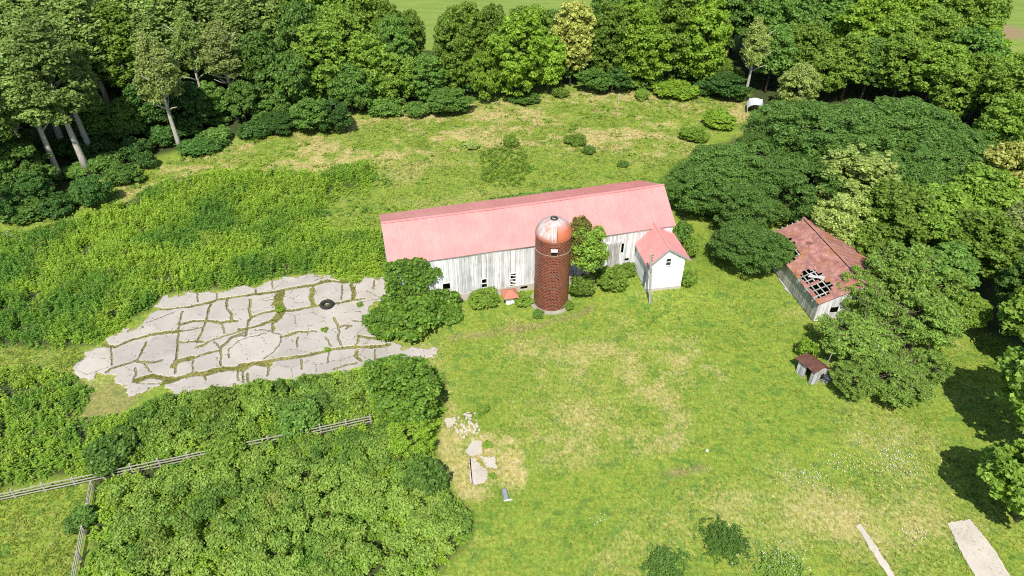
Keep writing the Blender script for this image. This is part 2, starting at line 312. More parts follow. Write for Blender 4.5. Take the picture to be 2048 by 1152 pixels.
SLABTINT = [(P([q1(x, y) for x, y in [(50,930),(130,740),(300,690),(370,750),(368,850),(330,920),(180,990)]]), 1.0), (P([q1(x, y) for x, y in [(1410,760),(1500,630),(1750,560),(1870,600),(1850,720),(1700,820),(1500,840)]]), .85), (P([q1(x, y) for x, y in [(640,740),(730,600),(960,580),(945,760),(640,810)]]), .12),
 (P([q1(x, y) for x, y in [(370,730),(670,640),(600,800),(370,850)]]), .25), (P([q2(x, y) for x, y in [(1600,740),(1890,740),(1890,860),(1700,870)]]), .75)]
px0, px1 = min(p[0] for p in PAD)-.3, max(p[0] for p in PAD)+.3; py0, py1 = min(p[1] for p in PAD)-.3, max(p[1] for p in PAD)+.3
st = .1; ax_ = np.arange(px0, px1, st); ay_ = np.arange(py0, py1, st); AX, AY = np.meshgrid(ax_, ay_); nx, ny = len(ax_), len(ay_)
jit = (fnoise(AX, AY, 1.2, 81, 4)-.5)
edge = polydist(AX+jit*.5, AY-jit*.5, PAD)+jit*1.5+(fnoise(AX, AY, .45, 87, 2)-.5)*.7
wx = AX+(fnoise(AX, AY, .6, 91, 3)-.5)*.30; wy = AY+(fnoise(AX, AY, .6, 95, 3)-.5)*.30
jd = np.full(AX.shape, 9.0); td = np.full(AX.shape, 9.0)
wn = .45+1.1*fnoise(AX, AY, 2.2, 99, 3)
for pts, wd in WIDE: jd = np.minimum(jd, segdist(wx, wy, pts)-wd*.60*wn)
for pts, wd in THIN: td = np.minimum(td, segdist(wx, wy, pts)/(wd*1.35)); jd = np.minimum(jd, segdist(wx, wy, pts)-wd*.62*(wn-.55))
rv = np.random.RandomState(77); cu, su = math.cos(.14), math.sin(.14); ru = AX*cu+AY*su; rv_ = -AX*su+AY*cu
cs = []
for i in range(-40, 40):
    for j in range(-40, 60): cs.append((i*2.9+rv.uniform(-1.1, 1.1)+1.45*(j % 2), 40+j*2.1+rv.uniform(-.75, .75)))
cs = np.array(cs); cs = cs[(cs[:, 0] > ru.min()-4) & (cs[:, 0] < ru.max()+4) & (cs[:, 1] > rv_.min()-4) & (cs[:, 1] < rv_.max()+4)]
wu = ru+(fnoise(AX, AY, .7, 141, 3)-.5)*.4; wv = rv_+(fnoise(AX, AY, .7, 143, 3)-.5)*.4; d1 = np.full(AX.shape, 99.); d2 = np.full(AX.shape, 99.); own = np.zeros(AX.shape, int)
for k, (cx_, cy_) in enumerate(cs):
    d = np.hypot(wu-cx_, wv-cy_); m_ = d < d1; d2 = np.where(m_, d1, np.minimum(d2, d)); own[m_] = k; d1 = np.minimum(d1, d)
td = np.minimum(td, (d2-d1)/(.015+.16*np.clip(fnoise(AX, AY, 3.4, 151, 3)-.48, 0, 1)))
tint = .32+.35*rv.rand(len(cs))[own]+(fnoise(AX, AY, 5, 111, 3)-.5)*1.0
for poly, tv in SLABTINT:
    m_ = np.clip(polydist(wx, wy, poly)/.25+.5, 0, 1); tint = tint*(1-m_)+tv*m_
PAD_OK = (edge > 0) & (jd > 0)
ok = PAD_OK[:-1, :-1] & PAD_OK[1:, :-1] & PAD_OK[:-1, 1:] & PAD_OK[1:, 1:]
ii, jj = np.meshgrid(np.arange(nx-1), np.arange(ny-1)); a = (jj*nx+ii)[ok]
q = np.stack([a, a+1, a+1+nx, a+nx], 1); used = np.unique(q); rem = np.full(nx*ny, -1); rem[used] = np.arange(len(used))
tilt = (fnoise(AX, AY, 6, 121, 2)-.5)*.10
V = np.stack([AX.ravel(), AY.ravel(), (.12+tilt-.05*np.clip(1-td, 0, 1)).ravel()], 1)[used]
me = mesh_np('concrete_pavement', V, rem[q])
attr(me, 'tint', tint.ravel()[used]); attr(me, 'crack', np.clip(1.15-td, 0, 1).ravel()[used])
attr(me, 'rim', np.clip(1-np.minimum(edge, jd)/.35, 0, 1).ravel()[used])
def concrete(name, attrs):
    M = N(name, .88, .2); p = M.pos(); n1 = M.noise(p, .9, 5, .65); n2 = M.noise(p, 9, 3, .7)
    c = M.ramp(n1, [(.3, (.365, .338, .295)), (.7, (.50, .462, .405))])
    if not attrs: c = M.mix(1, c, (1.25, 1.22, 1.18), 'MULTIPLY')
    if attrs:
        c = M.mix(M.at('tint'), M.mix(1, c, (.84, .84, .86), 'MULTIPLY'), M.mix(.6, c, (.52, .48, .41)))
        c = M.mix(M.math('MULTIPLY', M.at('rim'), .45), c, (.48, .44, .385))
    c = M.value(c, .80, 1.12, n2); n4 = M.noise(p, .45, 5, .7); c = M.mix(M.ramp(n4, [(.46, 0), (.68, .5)]), c, (.27, .245, .19))
    st_ = M.noise(M.map(p, (5, .6, 1), (0, 0, -.25)), 1.5, 3); c = M.value(c, .88, 1.08, st_)
    if attrs: c = M.mix(M.ramp(M.math('MULTIPLY', M.at('crack'), M.mr(n1, .2, .6, .7, 1.2)), [(.15, 0), (.45, .9)]), c, (.13, .115, .075))
    M.color(c); M.bump(n2, .25, .02); return M.m
MAT_CONC = concrete('concrete_cracked', True); MAT_CONC2 = concrete('concrete_plain', False)
o = link('concrete_pavement', me, MAT_CONC); tag(o, 'large cracked concrete feed yard with weeds growing in its joints', 'pavement', kind='structure')
md = o.modifiers.new('thick', 'SOLIDIFY'); md.thickness = .16; md.offset = -1
PADX, PADY, PADJ, PADE = AX, AY, jd, edge

SLABRIM = []
def slab(name, pts, mat, top=.09, n=3, jitter=.06, seed=0, res=True):
    r = random.Random(seed); Q = [ug(x, y) for x, y in pts]; out = []
    for a_, b_ in zip(Q, Q[1:]+Q[:1]):
        for k in range(n):
            t = k/n; out.append((a_[0]*(1-t)+b_[0]*t+(r.uniform(-jitter, jitter)), a_[1]*(1-t)+b_[1]*t+r.uniform(-jitter, jitter)))
    SLABRIM.extend(out); mb = MB(); m_ = len(out); z = gh(*out[0])
    mb.v = [(x, y, z+top) for x, y in out]+[(x, y, z-.12) for x, y in out]
    mb.f = [tuple(range(m_))]+[(k, m_+k, m_+(k+1) % m_, (k+1) % m_) for k in range(m_)]
    area = sum(out[i][0]*out[(i+1) % m_][1]-out[(i+1) % m_][0]*out[i][1] for i in range(m_))
    if area < 0: mb.f = [f[::-1] for f in mb.f]
    return mb.build(name, mat)
q6 = lambda X, Y: (840+X*.22577, 780+Y*.2257)
for nm, pts, lb, sd in [('concrete_slab', [(400,550),(430,500),(470,450),(540,450),(545,500),(550,560),(500,580),(450,590)], 'upper rounded concrete slab in the lawn beside a small weed clump', 1),
    ('concrete_slab', [(440,610),(480,605),(540,670),(590,720),(595,790),(550,830),(490,840),(450,820),(440,720)], 'largest and lowest slab of the broken lawn path, long and tapered', 2),
    ('concrete_slab', [(520,580),(600,600),(665,585),(665,640),(680,700),(630,690),(600,690),(560,640)], 'arrow shaped pale slab right of the broken lawn path', 3),
    ('concrete_slab', [(215,255),(310,245),(300,290),(275,340),(240,330)], 'small pinkish wedge slab nearest the thicket edge', 4),
    ('concrete_slab', [(385,215),(420,195),(465,215),(450,238),(400,240)], 'tiny concrete scrap at the far end of the broken lawn path', 5)]:
    tag(slab(nm, [q6(x, y) for x, y in pts], MAT_CONC2, .045, 7, .09, sd), lb, 'slab', 'broken concrete slabs on the lawn')
o = slab('walkway', [(1894,1046),(1940,1039),(1985,1095),(2040,1185),(1975,1190),(1925,1110)], MAT_CONC2, .05, 14, .05, 7); tag(o, 'bare concrete walk at the lower right corner', 'walkway', kind='structure')
o = slab('curb_strip', [(1712,1052),(1721,1048),(1750,1090),(1795,1160),(1785,1165),(1740,1098)], MAT_CONC2, .05, 10, .06, 8); tag(o, 'narrow pale concrete strip lying in the lawn', 'curb', kind='structure')

# ------------------------------------------------------------------ farm building materials
def white_wood(name, base=(.70, .70, .70), grey=(.30, .29, .27), wear=.5, boards=True):
    M = N(name, .8, .2); p = M.obj(); n1 = M.noise(M.map(p, (1.6, 1.6, .09)), 5, 5, .7); n2 = M.noise(p, .35, 4, .6)
    c = M.mix(M.ramp(M.math('ADD', M.math('MULTIPLY', n1, .65), M.math('MULTIPLY', n2, .35)), [(wear-.06, 1), (wear+.10, 0)]), base, grey)
    if boards: c = M.value(c, .72, 1.08, M.island())
    M.color(c); M.bump(n1, .3, .02); return M.m
M_WALL = white_wood('weathered_white_boards', (.74, .74, .74), (.38, .37, .36), .44)
M_GREYB = white_wood('bare_grey_boards', (.60, .59, .56), (.27, .25, .23), .48)
M_TRIM = white_wood('white_trim', (.74, .74, .73), (.42, .41, .39), .36, False)
M_HOUSE = white_wood('white_clapboard', (.80, .80, .81), (.42, .42, .43), .40, False)
def pink_roof():
    M = N('faded_red_metal', .42, .4); p = M.obj(); n1 = M.noise(M.map(p, (.5, .5, .5)), .8, 4, .6); n2 = M.noise(p, 6, 3, .7)
    c = M.mix(M.mr(n1, .3, .7, 0, 1), (.63, .27, .25), (.70, .325, .305)); c = M.value(c, .93, 1.06, n2); c = M.value(c, .95, 1.04, M.island())
    sp = M.noise(p, 3.3, 2, .5); c = M.mix(M.ramp(sp, [(.72, 0), (.76, .5)]), c, (.48, .22, .19)); sk = M.noise(M.map(p, (3, .4, .4), (0, 0, .25)), 1.2, 4, .7); c = M.value(c, .80, 1.08, sk); st3 = M.noise(M.map(p, (.25, .25, .25)), 1.6, 5, .7); c = M.mix(M.ramp(st3, [(.56, 0), (.72, .45)]), c, (.56, .30, .26))
    M.color(c); return M.m
M_PINK = pink_roof()
def plain(name, c, rough=.7, spec=.3, var=.15, sc=4, metal=0):
    M = N(name, rough, spec); n1 = M.noise(M.obj(), sc, 4, .6); M.color(M.value(tuple(c), 1-var, 1+var, n1) if 0 else M.mix(n1, tuple(x*(1-var) for x in c), tuple(min(1, x*(1+var)) for x in c)))
    M.b.inputs['Metallic'].default_value = metal; return M.m
M_STONE = plain('old_foundation', (.46, .42, .36), .9, .1, .25, 3)
M_DARK = plain('painted_dark_inside', (.015, .015, .014), .9, .1)  # near-black colour stands in for the unlit inside of the silo
M_GLASS = plain('dark_glass', (.03, .035, .04), .15, .5)
M_PINKTRIM = plain('grey_fascia', (.30, .29, .29), .6, .3)
M_WOODGREY = plain('weathered_timber', (.37, .345, .29), .9, .1, .3, 5)
M_DOOR = plain('blue_grey_door', (.19, .24, .33), .7, .2, .2)
M_RUST_IRON = plain('dark_iron', (.10, .085, .075), .7, .3, .3)

def px_plane(px, py, o, n):          # photograph pixel -> point on a wall plane
    r = ray(px, py); c = np.array([0, 0, CAMH]); t = np.dot(np.array(o)-c, n)/np.dot(r, n); return c+r*t

def board_wall(mb, O, U, L, z0, top, bw, holes, nrm, thick=.05, gap=.015, seed=1):
    r = random.Random(seed); O = np.array(O, float); U = np.array(U, float); nrm = np.array(nrm, float)
    bp = [0.0]; s = 0
    while s < L-1e-6: s = min(L, s+bw*r.uniform(.85, 1.15)); bp.append(s)
    bp = sorted(set(bp+[h[i] for h in holes for i in (0, 1) if 0 < h[i] < L]))
    for a_, b_ in zip(bp[:-1], bp[1:]):
        if b_-a_ < .02: continue
        mid = (a_+b_)/2; iv = [(z0+r.uniform(-.04, .10)*(bw < 1), None)]
        hs = sorted([(h[2], h[3]) for h in holes if h[0] <= mid <= h[1]])
        segs = []; cur = iv[0][0]
        for h0, h1 in hs:
            if h0 > cur: segs.append((cur, h0, False))
            cur = max(cur, h1)
        segs.append((cur, 0, True)); off = r.uniform(-.012, .012) if bw < 1 else 0
        for lo, hi, last in segs:
            pa = O+U*(a_+gap/2); pb = O+U*(b_-gap/2); ta, tb = (top(a_), top(b_)) if last else (hi, hi)
            if min(ta, tb)-lo < .02: continue
            f = nrm*(thick+off)
            Z = lambda p, z: (p[0], p[1], z)
            mb.box8([Z(pa+f, lo), Z(pb+f, lo), Z(pb, lo), Z(pa, lo), Z(pa+f, ta), Z(pb+f, tb), Z(pb, tb), Z(pa, ta)])

def lap_wall(mb, O, U, L, z0, top, holes, nrm, row=.17, seed=1):
    r = random.Random(seed); O = np.array(O, float); U = np.array(U, float); nrm = np.array(nrm, float); ss = np.linspace(0, L, 61); tv = np.array([top(x) for x in ss]); z = z0
    while z < tv.max()-.05:
        zc = z+row*.6; good = ss[tv >= zc]
        if len(good) < 2: break
        a_, b_ = good[0], good[-1]; cuts = sorted([(h[0], h[1]) for h in holes if h[2] < zc < h[3]]); segs = []; cur = a_
        for h0, h1 in cuts: segs.append((cur, h0)); cur = h1
        segs.append((cur, b_))
        for c_, d_ in segs:
            while d_-c_ > .05:
                e_ = min(d_, c_+r.uniform(1.6, 3.6)); o = r.uniform(0, .006)
                pa, pb = O+U*(c_+.004), O+U*(e_-.004); Z = lambda p, f, zz: tuple(p+nrm*f+np.array([0, 0, zz]))
                mb.box8([Z(pa, .055+o, z), Z(pb, .055+o, z), Z(pb, 0, z), Z(pa, 0, z), Z(pa, .03+o, z+row+.01), Z(pb, .03+o, z+row+.01), Z(pb, 0, z+row+.01), Z(pa, 0, z+row+.01)]); c_ = e_
        z += row

def roof_slope(mb, e0, e1, r1, r0, rib=.3, th=.05, ribh=.05, ribw=.075, sag=0.0):
    e0, e1, r1, r0 = [np.array(p, float) for p in (e0, e1, r1, r0)]
    n = np.cross(e1-e0, r0-e0); n /= np.linalg.norm(n)
    if n[2] < 0: n = -n
    K = 40
    def pt(u, v):
        p = (e0*(1-u)+e1*u)*(1-v)+(r0*(1-u)+r1*u)*v; p = p.copy(); p[2] -= sag*math.sin(math.pi*u)*v; p[2] += .03*math.sin(u*23+v*3)*math.sin(math.pi*u); return p
    for k in range(K):
        a_, b_ = k/K, (k+1)/K
        t = [pt(a_, 0), pt(b_, 0), pt(b_, 1), pt(a_, 1)]
        mb.box8([p-n*th for p in t]+t)
    L = np.linalg.norm(e1-e0); m_ = int(L/rib)
    for i in range(m_+1):
        u = min(max(i/m_, .002), .998); d = ribw/L/2
        t = [pt(u-d, .0), pt(u+d, .0), pt(u+d, 1), pt(u-d, 1)]
        t = [p+n*.001 for p in t]
        mb.box8(t+[p+n*ribh for p in t])

# ------------------------------------------------------------------ barn
HE, HR = 6.6, 8.85
eL, eR = un(777, 533, HE), un(1352, 451, HE); rL, rR = un(762, 446.6, HR), un(1328, 370, HR); fL, fR = un(757, 429.5, HE), un(1278, 361, HE)
bU = (eR-eL); bLen = np.linalg.norm(bU); bU = bU/bLen; bN = np.array([bU[1], -bU[0], 0])      # bN faces the camera
barn = thing('barn', 'long white board barn with a faded red metal gable roof', 'barn', (0, 0, 0))
mb = MB(); roof_slope(mb, eL, eR, rR, rL, .29, sag=.14); roof_slope(mb, fR, fL, rL, rR, .29, sag=.14)
mb.build('roof', M_PINK, barn)
mb = MB()
for k in range(12):
    A_, B_ = [rL*(1-t)+rR*t+np.array([0, 0, .06-.14*math.sin(math.pi*t)]) for t in (k/12, (k+1)/12)]; mb.bar(A_, B_, .34, .05)
mb.build('ridge_cap', M_PINK, barn)
wO = eL-bN*.32+bU*.25; wO[2] = 0; wL_ = bLen-.5
def bsz(px, py): p = px_plane(px, py, wO, bN); return float(np.dot(p-wO, bU)), float(p[2])
def hole(x0, y0, x1, y1):
    a_, b_, c_, d_ = bsz(x0, (y0+y1)/2), bsz(x1, (y0+y1)/2), bsz((x0+x1)/2, y0), bsz((x0+x1)/2, y1); return (a_[0], b_[0], d_[1], c_[1])
H1 = hole(885.5, 566, 900, 578); H2 = hole(963.6, 557.5, 973, 566); H2b = hole(963.6, 567.5, 973, 574); H3 = hole(1020.8, 546.5, 1031, 556.5); H3b = hole(1021, 558.5, 1030, 571); H4 = hole(1040.6, 571.4, 1054.7, 577.6)
H5 = hole(1199, 490, 1211, 514); H6 = hole(1238, 487, 1247, 505); H7 = hole(1249, 516, 1257, 521)
holes = [H1, H2, H2b, H3, H3b, H5, H6, H7]
topf = lambda s: HE-.02+.11
mb = MB(); board_wall(mb, wO, bU, wL_, .75, lambda s: HE-.05, .26, holes, bN, seed=3); mb.build('front_wall', M_WALL, barn)
mb = MB()
H4l = (H4[0], H4[1], max(.05, H4[2]), H4[3])
board_wall(mb, wO-bN*.03, bU, wL_, -.3, lambda s: .95, 2.4, [H4l], bN, .14, 0.0, 5); mb.build('foundation', M_STONE, barn)
mb = MB(); p0 = wO+bN*.08; mb.bar(p0+[0, 0, HE-.22], p0+bU*wL_+[0, 0, HE-.22], .05, .22); mb.build('fascia', M_TRIM, barn)
# gable ends and rear wall
for nm, ee, rr_, ff, sgn in (('left', eL, rL, fL, 1), ('right', eR, rR, fR, -1)):
    A = wO if sgn > 0 else wO+bU*wL_; A = A.copy(); B = ff+bN*.3+bU*sgn*.25; B = np.array([B[0], B[1], 0]); d = B-A; Lg = np.linalg.norm(d); d /= Lg
    rp = np.dot(np.array([rr_[0], rr_[1], 0])-A, d)
    tf = lambda s, rp=rp, Lg=Lg: HE-.12+(HR-HE)*(s/rp if s < rp else max(0, (Lg-s)/(Lg-rp)))
    mb = MB(); n_ = np.cross(d, [0, 0, 1]) if sgn < 0 else -np.cross(d, [0, 0, 1])
    board_wall(mb, A, d, Lg, 0.0, tf, .3, [], n_, seed=7); mb.build('gable_wall', M_WALL, barn)
A = np.array([fL[0], fL[1], 0])+bN*.3+bU*.25; B = np.array([fR[0], fR[1], 0])+bN*.3-bU*.25; d = B-A; Lg = np.linalg.norm(d); d /= Lg
mb = MB(); board_wall(mb, A, d, Lg, 0, lambda s: HE-.1, .3, [], -np.array([d[1], -d[0], 0]), seed=9); mb.build('rear_wall', M_WALL, barn)
for i, h in enumerate((H1, H2, H3, H4l)):
    fr = MB(); s0, s1, z0, z1 = h; z0 = max(z0, .02)
    W = lambda s, z, o=.09: wO+bU*s+bN*o+np.array([0, 0, z])
    fr.bar(W(s0-.06, z1+.05), W(s1+.06, z1+.05), .05, .09)
    fr.bar(W(s0-.05, z0-.04), W(s0-.05, z1), .09, .05, tuple(bN)); fr.bar(W(s1+.05, z0-.04), W(s1+.05, z1), .09, .05, tuple(bN))
    fo = fr.build('window_frame', M_TRIM if i < 3 else M_STONE, barn)
    if i in (1, 2):
        s_ = MB(); s_.bar(W(s0, z0, .1), W(s1, z0+.02, .1), .07, .08); s_.build('sill', M_TRIM, fo)
s0, s1, z0, z1 = H3; mb = MB(); mb.bar(wO+bU*(s0-.1)+bN*.1+[0, 0, z1-.15], wO+bU*(s1+.1)+bN*.1+[0, 0, z0+.35], .04, .12); mb.build('broken_plank', M_TRIM, barn)
mb = MB(); mb.bar(wO+bU*(s0-.1)+bN*.1+[0, 0, z0-.75], wO+bU*(s1+.3)+bN*.1+[0, 0, z0-1.15], .04, .14); mb.build('broken_plank', M_TRIM, barn); mb = MB(); mb.bar(wO+bU*(s0+.05)+bN*.12+[0, 0, z0-.3], wO+bU*(s1)+bN*.12+[0, 0, z0-.55], .04, .2); mb.build('broken_plank', M_TRIM, barn)
s0, s1, z0, z1 = H5
mb = MB(); W = lambda s, z, o=.09: wO+bU*s+bN*o+np.array([0, 0, z])
mb.bar(W(s0-.1, .4), W(s0-.1, z1+.1), .2, .08, tuple(bN)); mb.bar(W(s1+.12, .4), W(s1+.12, z1+.1), .22, .08, tuple(bN)); mb.bar(W(s0-.4, z1+.15), W(s1+.5, z1+.15), .08, .26); mb.build('door_frame', M_TRIM, barn)
mb = MB()
for k in range(7):
    s = s1+.4+k*.24; mb.bar(W(s, .5, .16), W(s+.02, z1+.15-.05*(k % 3), .16), .22, .04, tuple(bN))
mb.build('sliding_door', M_GREYB, barn)

# ------------------------------------------------------------------ silo
sc = np.array([4.66, 66.25]); SR = 2.04; SH = 9.75
silo = thing('silo', 'round dark red tile block silo with a rusty metal dome', 'silo', (sc[0], sc[1], 0))
M = N('glazed_silo_tile', .45, .4); uv = M.uv()
br = M.n('ShaderNodeTexBrick', offset=.5); M.l(uv, br.inputs['Vector']); br.inputs['Scale'].default_value = 1; br.inputs['Brick Width'].default_value = .34; br.inputs['Row Height'].default_value = .215
br.inputs['Mortar Size'].default_value = .017; br.inputs['Mortar Smooth'].default_value = .2; br.inputs['Bias'].default_value = -.1
br.inputs['Color1'].default_value = (.055, .013, .010, 1); br.inputs['Color2'].default_value = (.20, .036, .021, 1); br.inputs['Mortar'].default_value = (.38, .20, .15, 1)
nz = M.noise(M.map(uv, (.7, .5, 1)), 1.1, 3); cc = M.mix(M.ramp(nz, [(.45, 0), (.75, .5)]), br.outputs['Color'], (.22, .065, .025)); 
cc = M.value(cc, .7, 1.35, M.noise(uv, 3.2, 3)); M.color(cc); M.bump(br.outputs['Fac'], -.5, .03); M_TILE = M.m
def cyl_uv(name, prof, n, mat, parent, sm=True):
    me = bpy.data.meshes.new(name); V = []; Fs = []; UV = []
    arc = [0]
    for (r0, z0), (r1, z1) in zip(prof[:-1], prof[1:]): arc.append(arc[-1]+math.hypot(r1-r0, z1-z0))
    for (r, z) in prof:
        for k in range(n+1): t = 2*math.pi*k/n; V.append((r*math.cos(t), r*math.sin(t), z))
    for i in range(len(prof)-1):
        for k in range(n):
            Fs.append((i*(n+1)+k, i*(n+1)+k+1, (i+1)*(n+1)+k+1, (i+1)*(n+1)+k))
            UV += [(2*math.pi*SR*k/n, arc[i]), (2*math.pi*SR*(k+1)/n, arc[i]), (2*math.pi*SR*(k+1)/n, arc[i+1]), (2*math.pi*SR*k/n, arc[i+1])]
    me.from_pydata(V, [], Fs); u = me.uv_layers.new(name='UVMap'); u.data.foreach_set('uv', np.array(UV, np.float32).ravel())
    me.polygons.foreach_set('use_smooth', [sm]*len(me.polygons)); return link(name, me, mat, parent)
cyl_uv('tile_wall', [(SR, -.1), (SR, SH)], 64, M_TILE, silo)
mb = MB(); mb.lathe([(SR-.15, SH-.01), (SR-.15, .0)], 32); mb.build('inner_wall', M_DARK, silo)
# dome: uv u = distance round the wall, v = distance up the dome
DH = 1.95; prof = [(SR+.06, SH-.02)]+[((SR+.06)*math.cos(t), SH+DH*math.sin(t)) for t in np.linspace(.05, math.acos(.40/(SR+.06)), 12)]
M = N('rusty_dome', .5, .5); uv = M.uv(); ang = M.n('ShaderNodeSeparateXYZ'); M.l(uv, ang.inputs[0])
st_ = M.noise(M.map(uv, (3.0, .35, 1)), 1.5, 4, .65); st2 = M.noise(uv, 1.0, 4, .6)
base = M.mix(M.ramp(st_, [(.42, 0), (.58, 1)]), (.38, .27, .25), (.55, .50, .48))
base = M.mix(M.ramp(st2, [(.5, 0), (.6, .7)]), base, (.50, .20, .14))
uF = 2*math.pi*SR*.75      # the side that faces the camera
right = M.math('MULTIPLY', M.math('GREATER_THAN', ang.outputs[0], uF+.15), M.math('LESS_THAN', ang.outputs[0], uF+3.2))
low = M.ramp(M.math('ADD', ang.outputs[1], M.math('MULTIPLY', st_, 1.1)), [(.62, 1), (.86, 0)])
low2 = M.mr(M.math('ADD', ang.outputs[1], M.math('MULTIPLY', st_, 1.6)), 1.9, 2.9, 1, 0)
base = M.mix(M.math('MULTIPLY', right, low2), base, M.mix(st2, (.40, .095, .04), (.54, .17, .085)))
lowb = M.mr(M.math('ADD', ang.outputs[1], M.math('MULTIPLY', st_, 1.0)), .7, 1.1, .9, 0)
base = M.mix(lowb, base, (.42, .11, .06)); M.color(base); M.b.inputs['Metallic'].default_value = .0
cyl_uv('dome', prof, 24, M, silo) if 0 else cyl_uv('dome', prof, 28, M.m, silo, False)
mb = MB(); rr_ = prof[-1][0]; zz = prof[-1][1]
mb.lathe([(rr_+.05, zz-.03), (rr_+.05, zz+.10), (rr_-.02, zz+.10), (rr_-.03, zz-.25)], 24)
ho = mb.build('dome_collar', M_RUST_IRON, silo)
mb = MB(); mb.lathe([(rr_-.04, zz-.06), (0.001, zz-.07)], 24); mb.build('painted_dark_inside', M_DARK, ho)  # solid black disc across the collar, painted as the darkness inside the dome
mb = MB(); mb.bar((-.22, .1, zz+.02), (.12, -.22, zz+.10), .06, .05); mb.build('cross_bar', M_TRIM, ho)
mb = MB()
def dome_p(t, a_, off): return ((SR+.06+off)*math.cos(t)*math.cos(a_), (SR+.06+off)*math.cos(t)*math.sin(a_), SH+(DH+off)*math.sin(t))
aF = -math.pi/2-.03
for da in (-.10, .10):
    mb.tube([dome_p(t, aF+da*(1/max(.45, math.cos(t))), .07) for t in np.linspace(.05, 1.12, 10)], .022, 5)
for t in np.linspace(.1, 1.08, 9): da = .10/max(.45, math.cos(t)); mb.tube([dome_p(t, aF-da, .07), dome_p(t, aF+da, .07)], .018, 5)
mb.build('ladder', M_TRIM, silo)
mb = MB(); mb.tube([dome_p(t, aF+.2, .05) for t in np.linspace(.1, 1.05, 8)], .035, 5); mb.build('dome_seam', M_RUST_IRON, silo)
for z, ww, mt in ((SH-.12, .10, M_RUST_IRON), (SH-1.75, .035, M_STONE), (5.2, .04, M_RUST_IRON), (3.4, .04, M_RUST_IRON)):
    mb = MB(); mb.lathe([(SR+.012, z), (SR+.035, z+.01), (SR+.035, z+ww-.01), (SR+.012, z+ww)], 64); mb.build('hoop', mt, silo)
mb = MB(); mb.box(-.30, .30, -SR-.10, -SR+.2, SH-1.55, SH-1.0); mb.build('hatch', M_DARK, silo)  # closed box, the darkness of the hatch opening put into its colour
mb = MB(); mb.box(-.36, .36, -SR-.30, -SR+.1, SH-1.02, SH-.84); hh = mb.build('hatch_hood', M_TRIM, silo)
mb = MB(); mb.lathe([(SR+.52, -.2), (SR+.50, .16), (SR+.02, .22)], 40); mb.build('footing', plain('mossy_concrete', (.30, .29, .22), .9, .1, .4, 2.5), silo)

# ------------------------------------------------------------------ small white house
qh = lambda X, Y: (1180+X/6.0625, 430+Y/6.0625)
dF = math.radians(9.3); hU = np.array([math.cos(dF), math.sin(dF), 0]); hB = np.array([-math.sin(dF), math.cos(dF), 0])
hO = ug(*qh(680, 940)); hz = hO[2]; hW = 4.25; hD = 6.0
hOo = np.array([hO[0], hO[1], 0.0])
apex = un(*qh(995, 455), 6.9); sA = float(np.dot(apex-hOo, hU)); sA = min(max(sA, 1.9), 2.5); zA = 6.9
zl, zr = 4.55, 5.1; ovl, ovr = .38, .62
house = thing('white_house', 'small white gabled farm shed with faded red roof behind the utility pole', 'shed', (0, 0, 0))
zt = lambda s: (zA+(zl-zA)*(sA-s)/(sA+ovl) if s < sA else zA+(zr-zA)*(s-sA)/(hW+ovr-sA))-.12
wA, wB = qh(925, 525), qh(980, 605)
def hsz(px, py): p = px_plane(px, py, hOo, hB); return float(np.dot(p-hOo, hU)), float(p[2])
a_, b_ = hsz(*qh(922, 570)), hsz(*qh(976, 570)); c_, d_ = hsz(*qh(950, 528)), hsz(*qh(950, 604)); HW = (a_[0], b_[0], d_[1], c_[1])
mb = MB(); lap_wall(mb, hOo, hU, hW, hz+.55, zt, [HW], -hB); mb.build('front_wall', M_HOUSE, house)
mb = MB(); lap_wall(mb, hOo, hB, hD, hz+.35, lambda s: zt(0), [], -hU, .17, 5); mb.build('side_wall', M_HOUSE, house)
mb = MB(); lap_wall(mb, hOo+hU*hW, hB, hD, hz+.35, lambda s: zt(hW), [], hU, .17, 6); mb.build('side_wall', M_HOUSE, house)
mb = MB(); bb = hOo-hU*.02-hB*.02
mb.box8([tuple(bb+hU*s+hB*t+np.array([0, 0, z])) for z in (hz-.6, hz+.56) for s, t in ((0, 0), (hW+.04, 0), (hW+.04, hD), (0, hD))]); mb.build('foundation', M_STONE, house)
mb = MB(); fo = .28
pt = lambda s, t, z: hOo+hU*s+hB*t+np.array([0, 0, z])
bk = 6.6
roof_slope(mb, pt(-ovl, -fo, zl), pt(-ovl, bk, zl), pt(sA, bk, zA), pt(sA, -fo, zA), .3, .05, .025, .04)
roof_slope(mb, pt(hW+ovr, bk-1.2, zr), pt(hW+ovr, -fo, zr), pt(sA, -fo, zA), pt(sA, bk, zA), .3, .05, .025, .04)
mb.build('roof', M_PINK, house)
mb = MB(); mb.bar(pt(-ovl, -fo-.03, zl-.10), pt(sA, -fo-.03, zA-.10), .04, .20); mb.bar(pt(sA, -fo-.03, zA-.10), pt(hW+ovr, -fo-.03, zr-.10), .04, .20); mb.build('rake_board', M_PINKTRIM, house)
mb = MB(); mb.bar(pt(-ovl+.03, -fo, zl-.09), pt(-ovl+.03, bk, zl-.09), .04, .14); mb.build('eave_board', M_TRIM, house)
mb = MB(); mb.bar(pt(sA, -fo, zA+.03), pt(sA, bk, zA+.03), .16, .04); mb.build('ridge_cap', M_PINK, house)
s0, s1, z0, z1 = HW
mb = MB(); g_ = .10
for A, B in (((s0-.05, z0), (s0-.05, z1)), ((s1+.05, z0), (s1+.05, z1))): mb.bar(pt(A[0], -g_, A[1]-.05), pt(B[0], -g_, B[1]+.05), .09, .05, tuple(hB))
mb.bar(pt(s0-.1, -g_, z1+.07), pt(s1+.1, -g_, z1+.07), .05, .09); mb.bar(pt(s0-.14, -g_-.03, z0-.06), pt(s1+.14, -g_-.03, z0-.06), .10, .06)
wf = mb.build('window', M_TRIM, house)
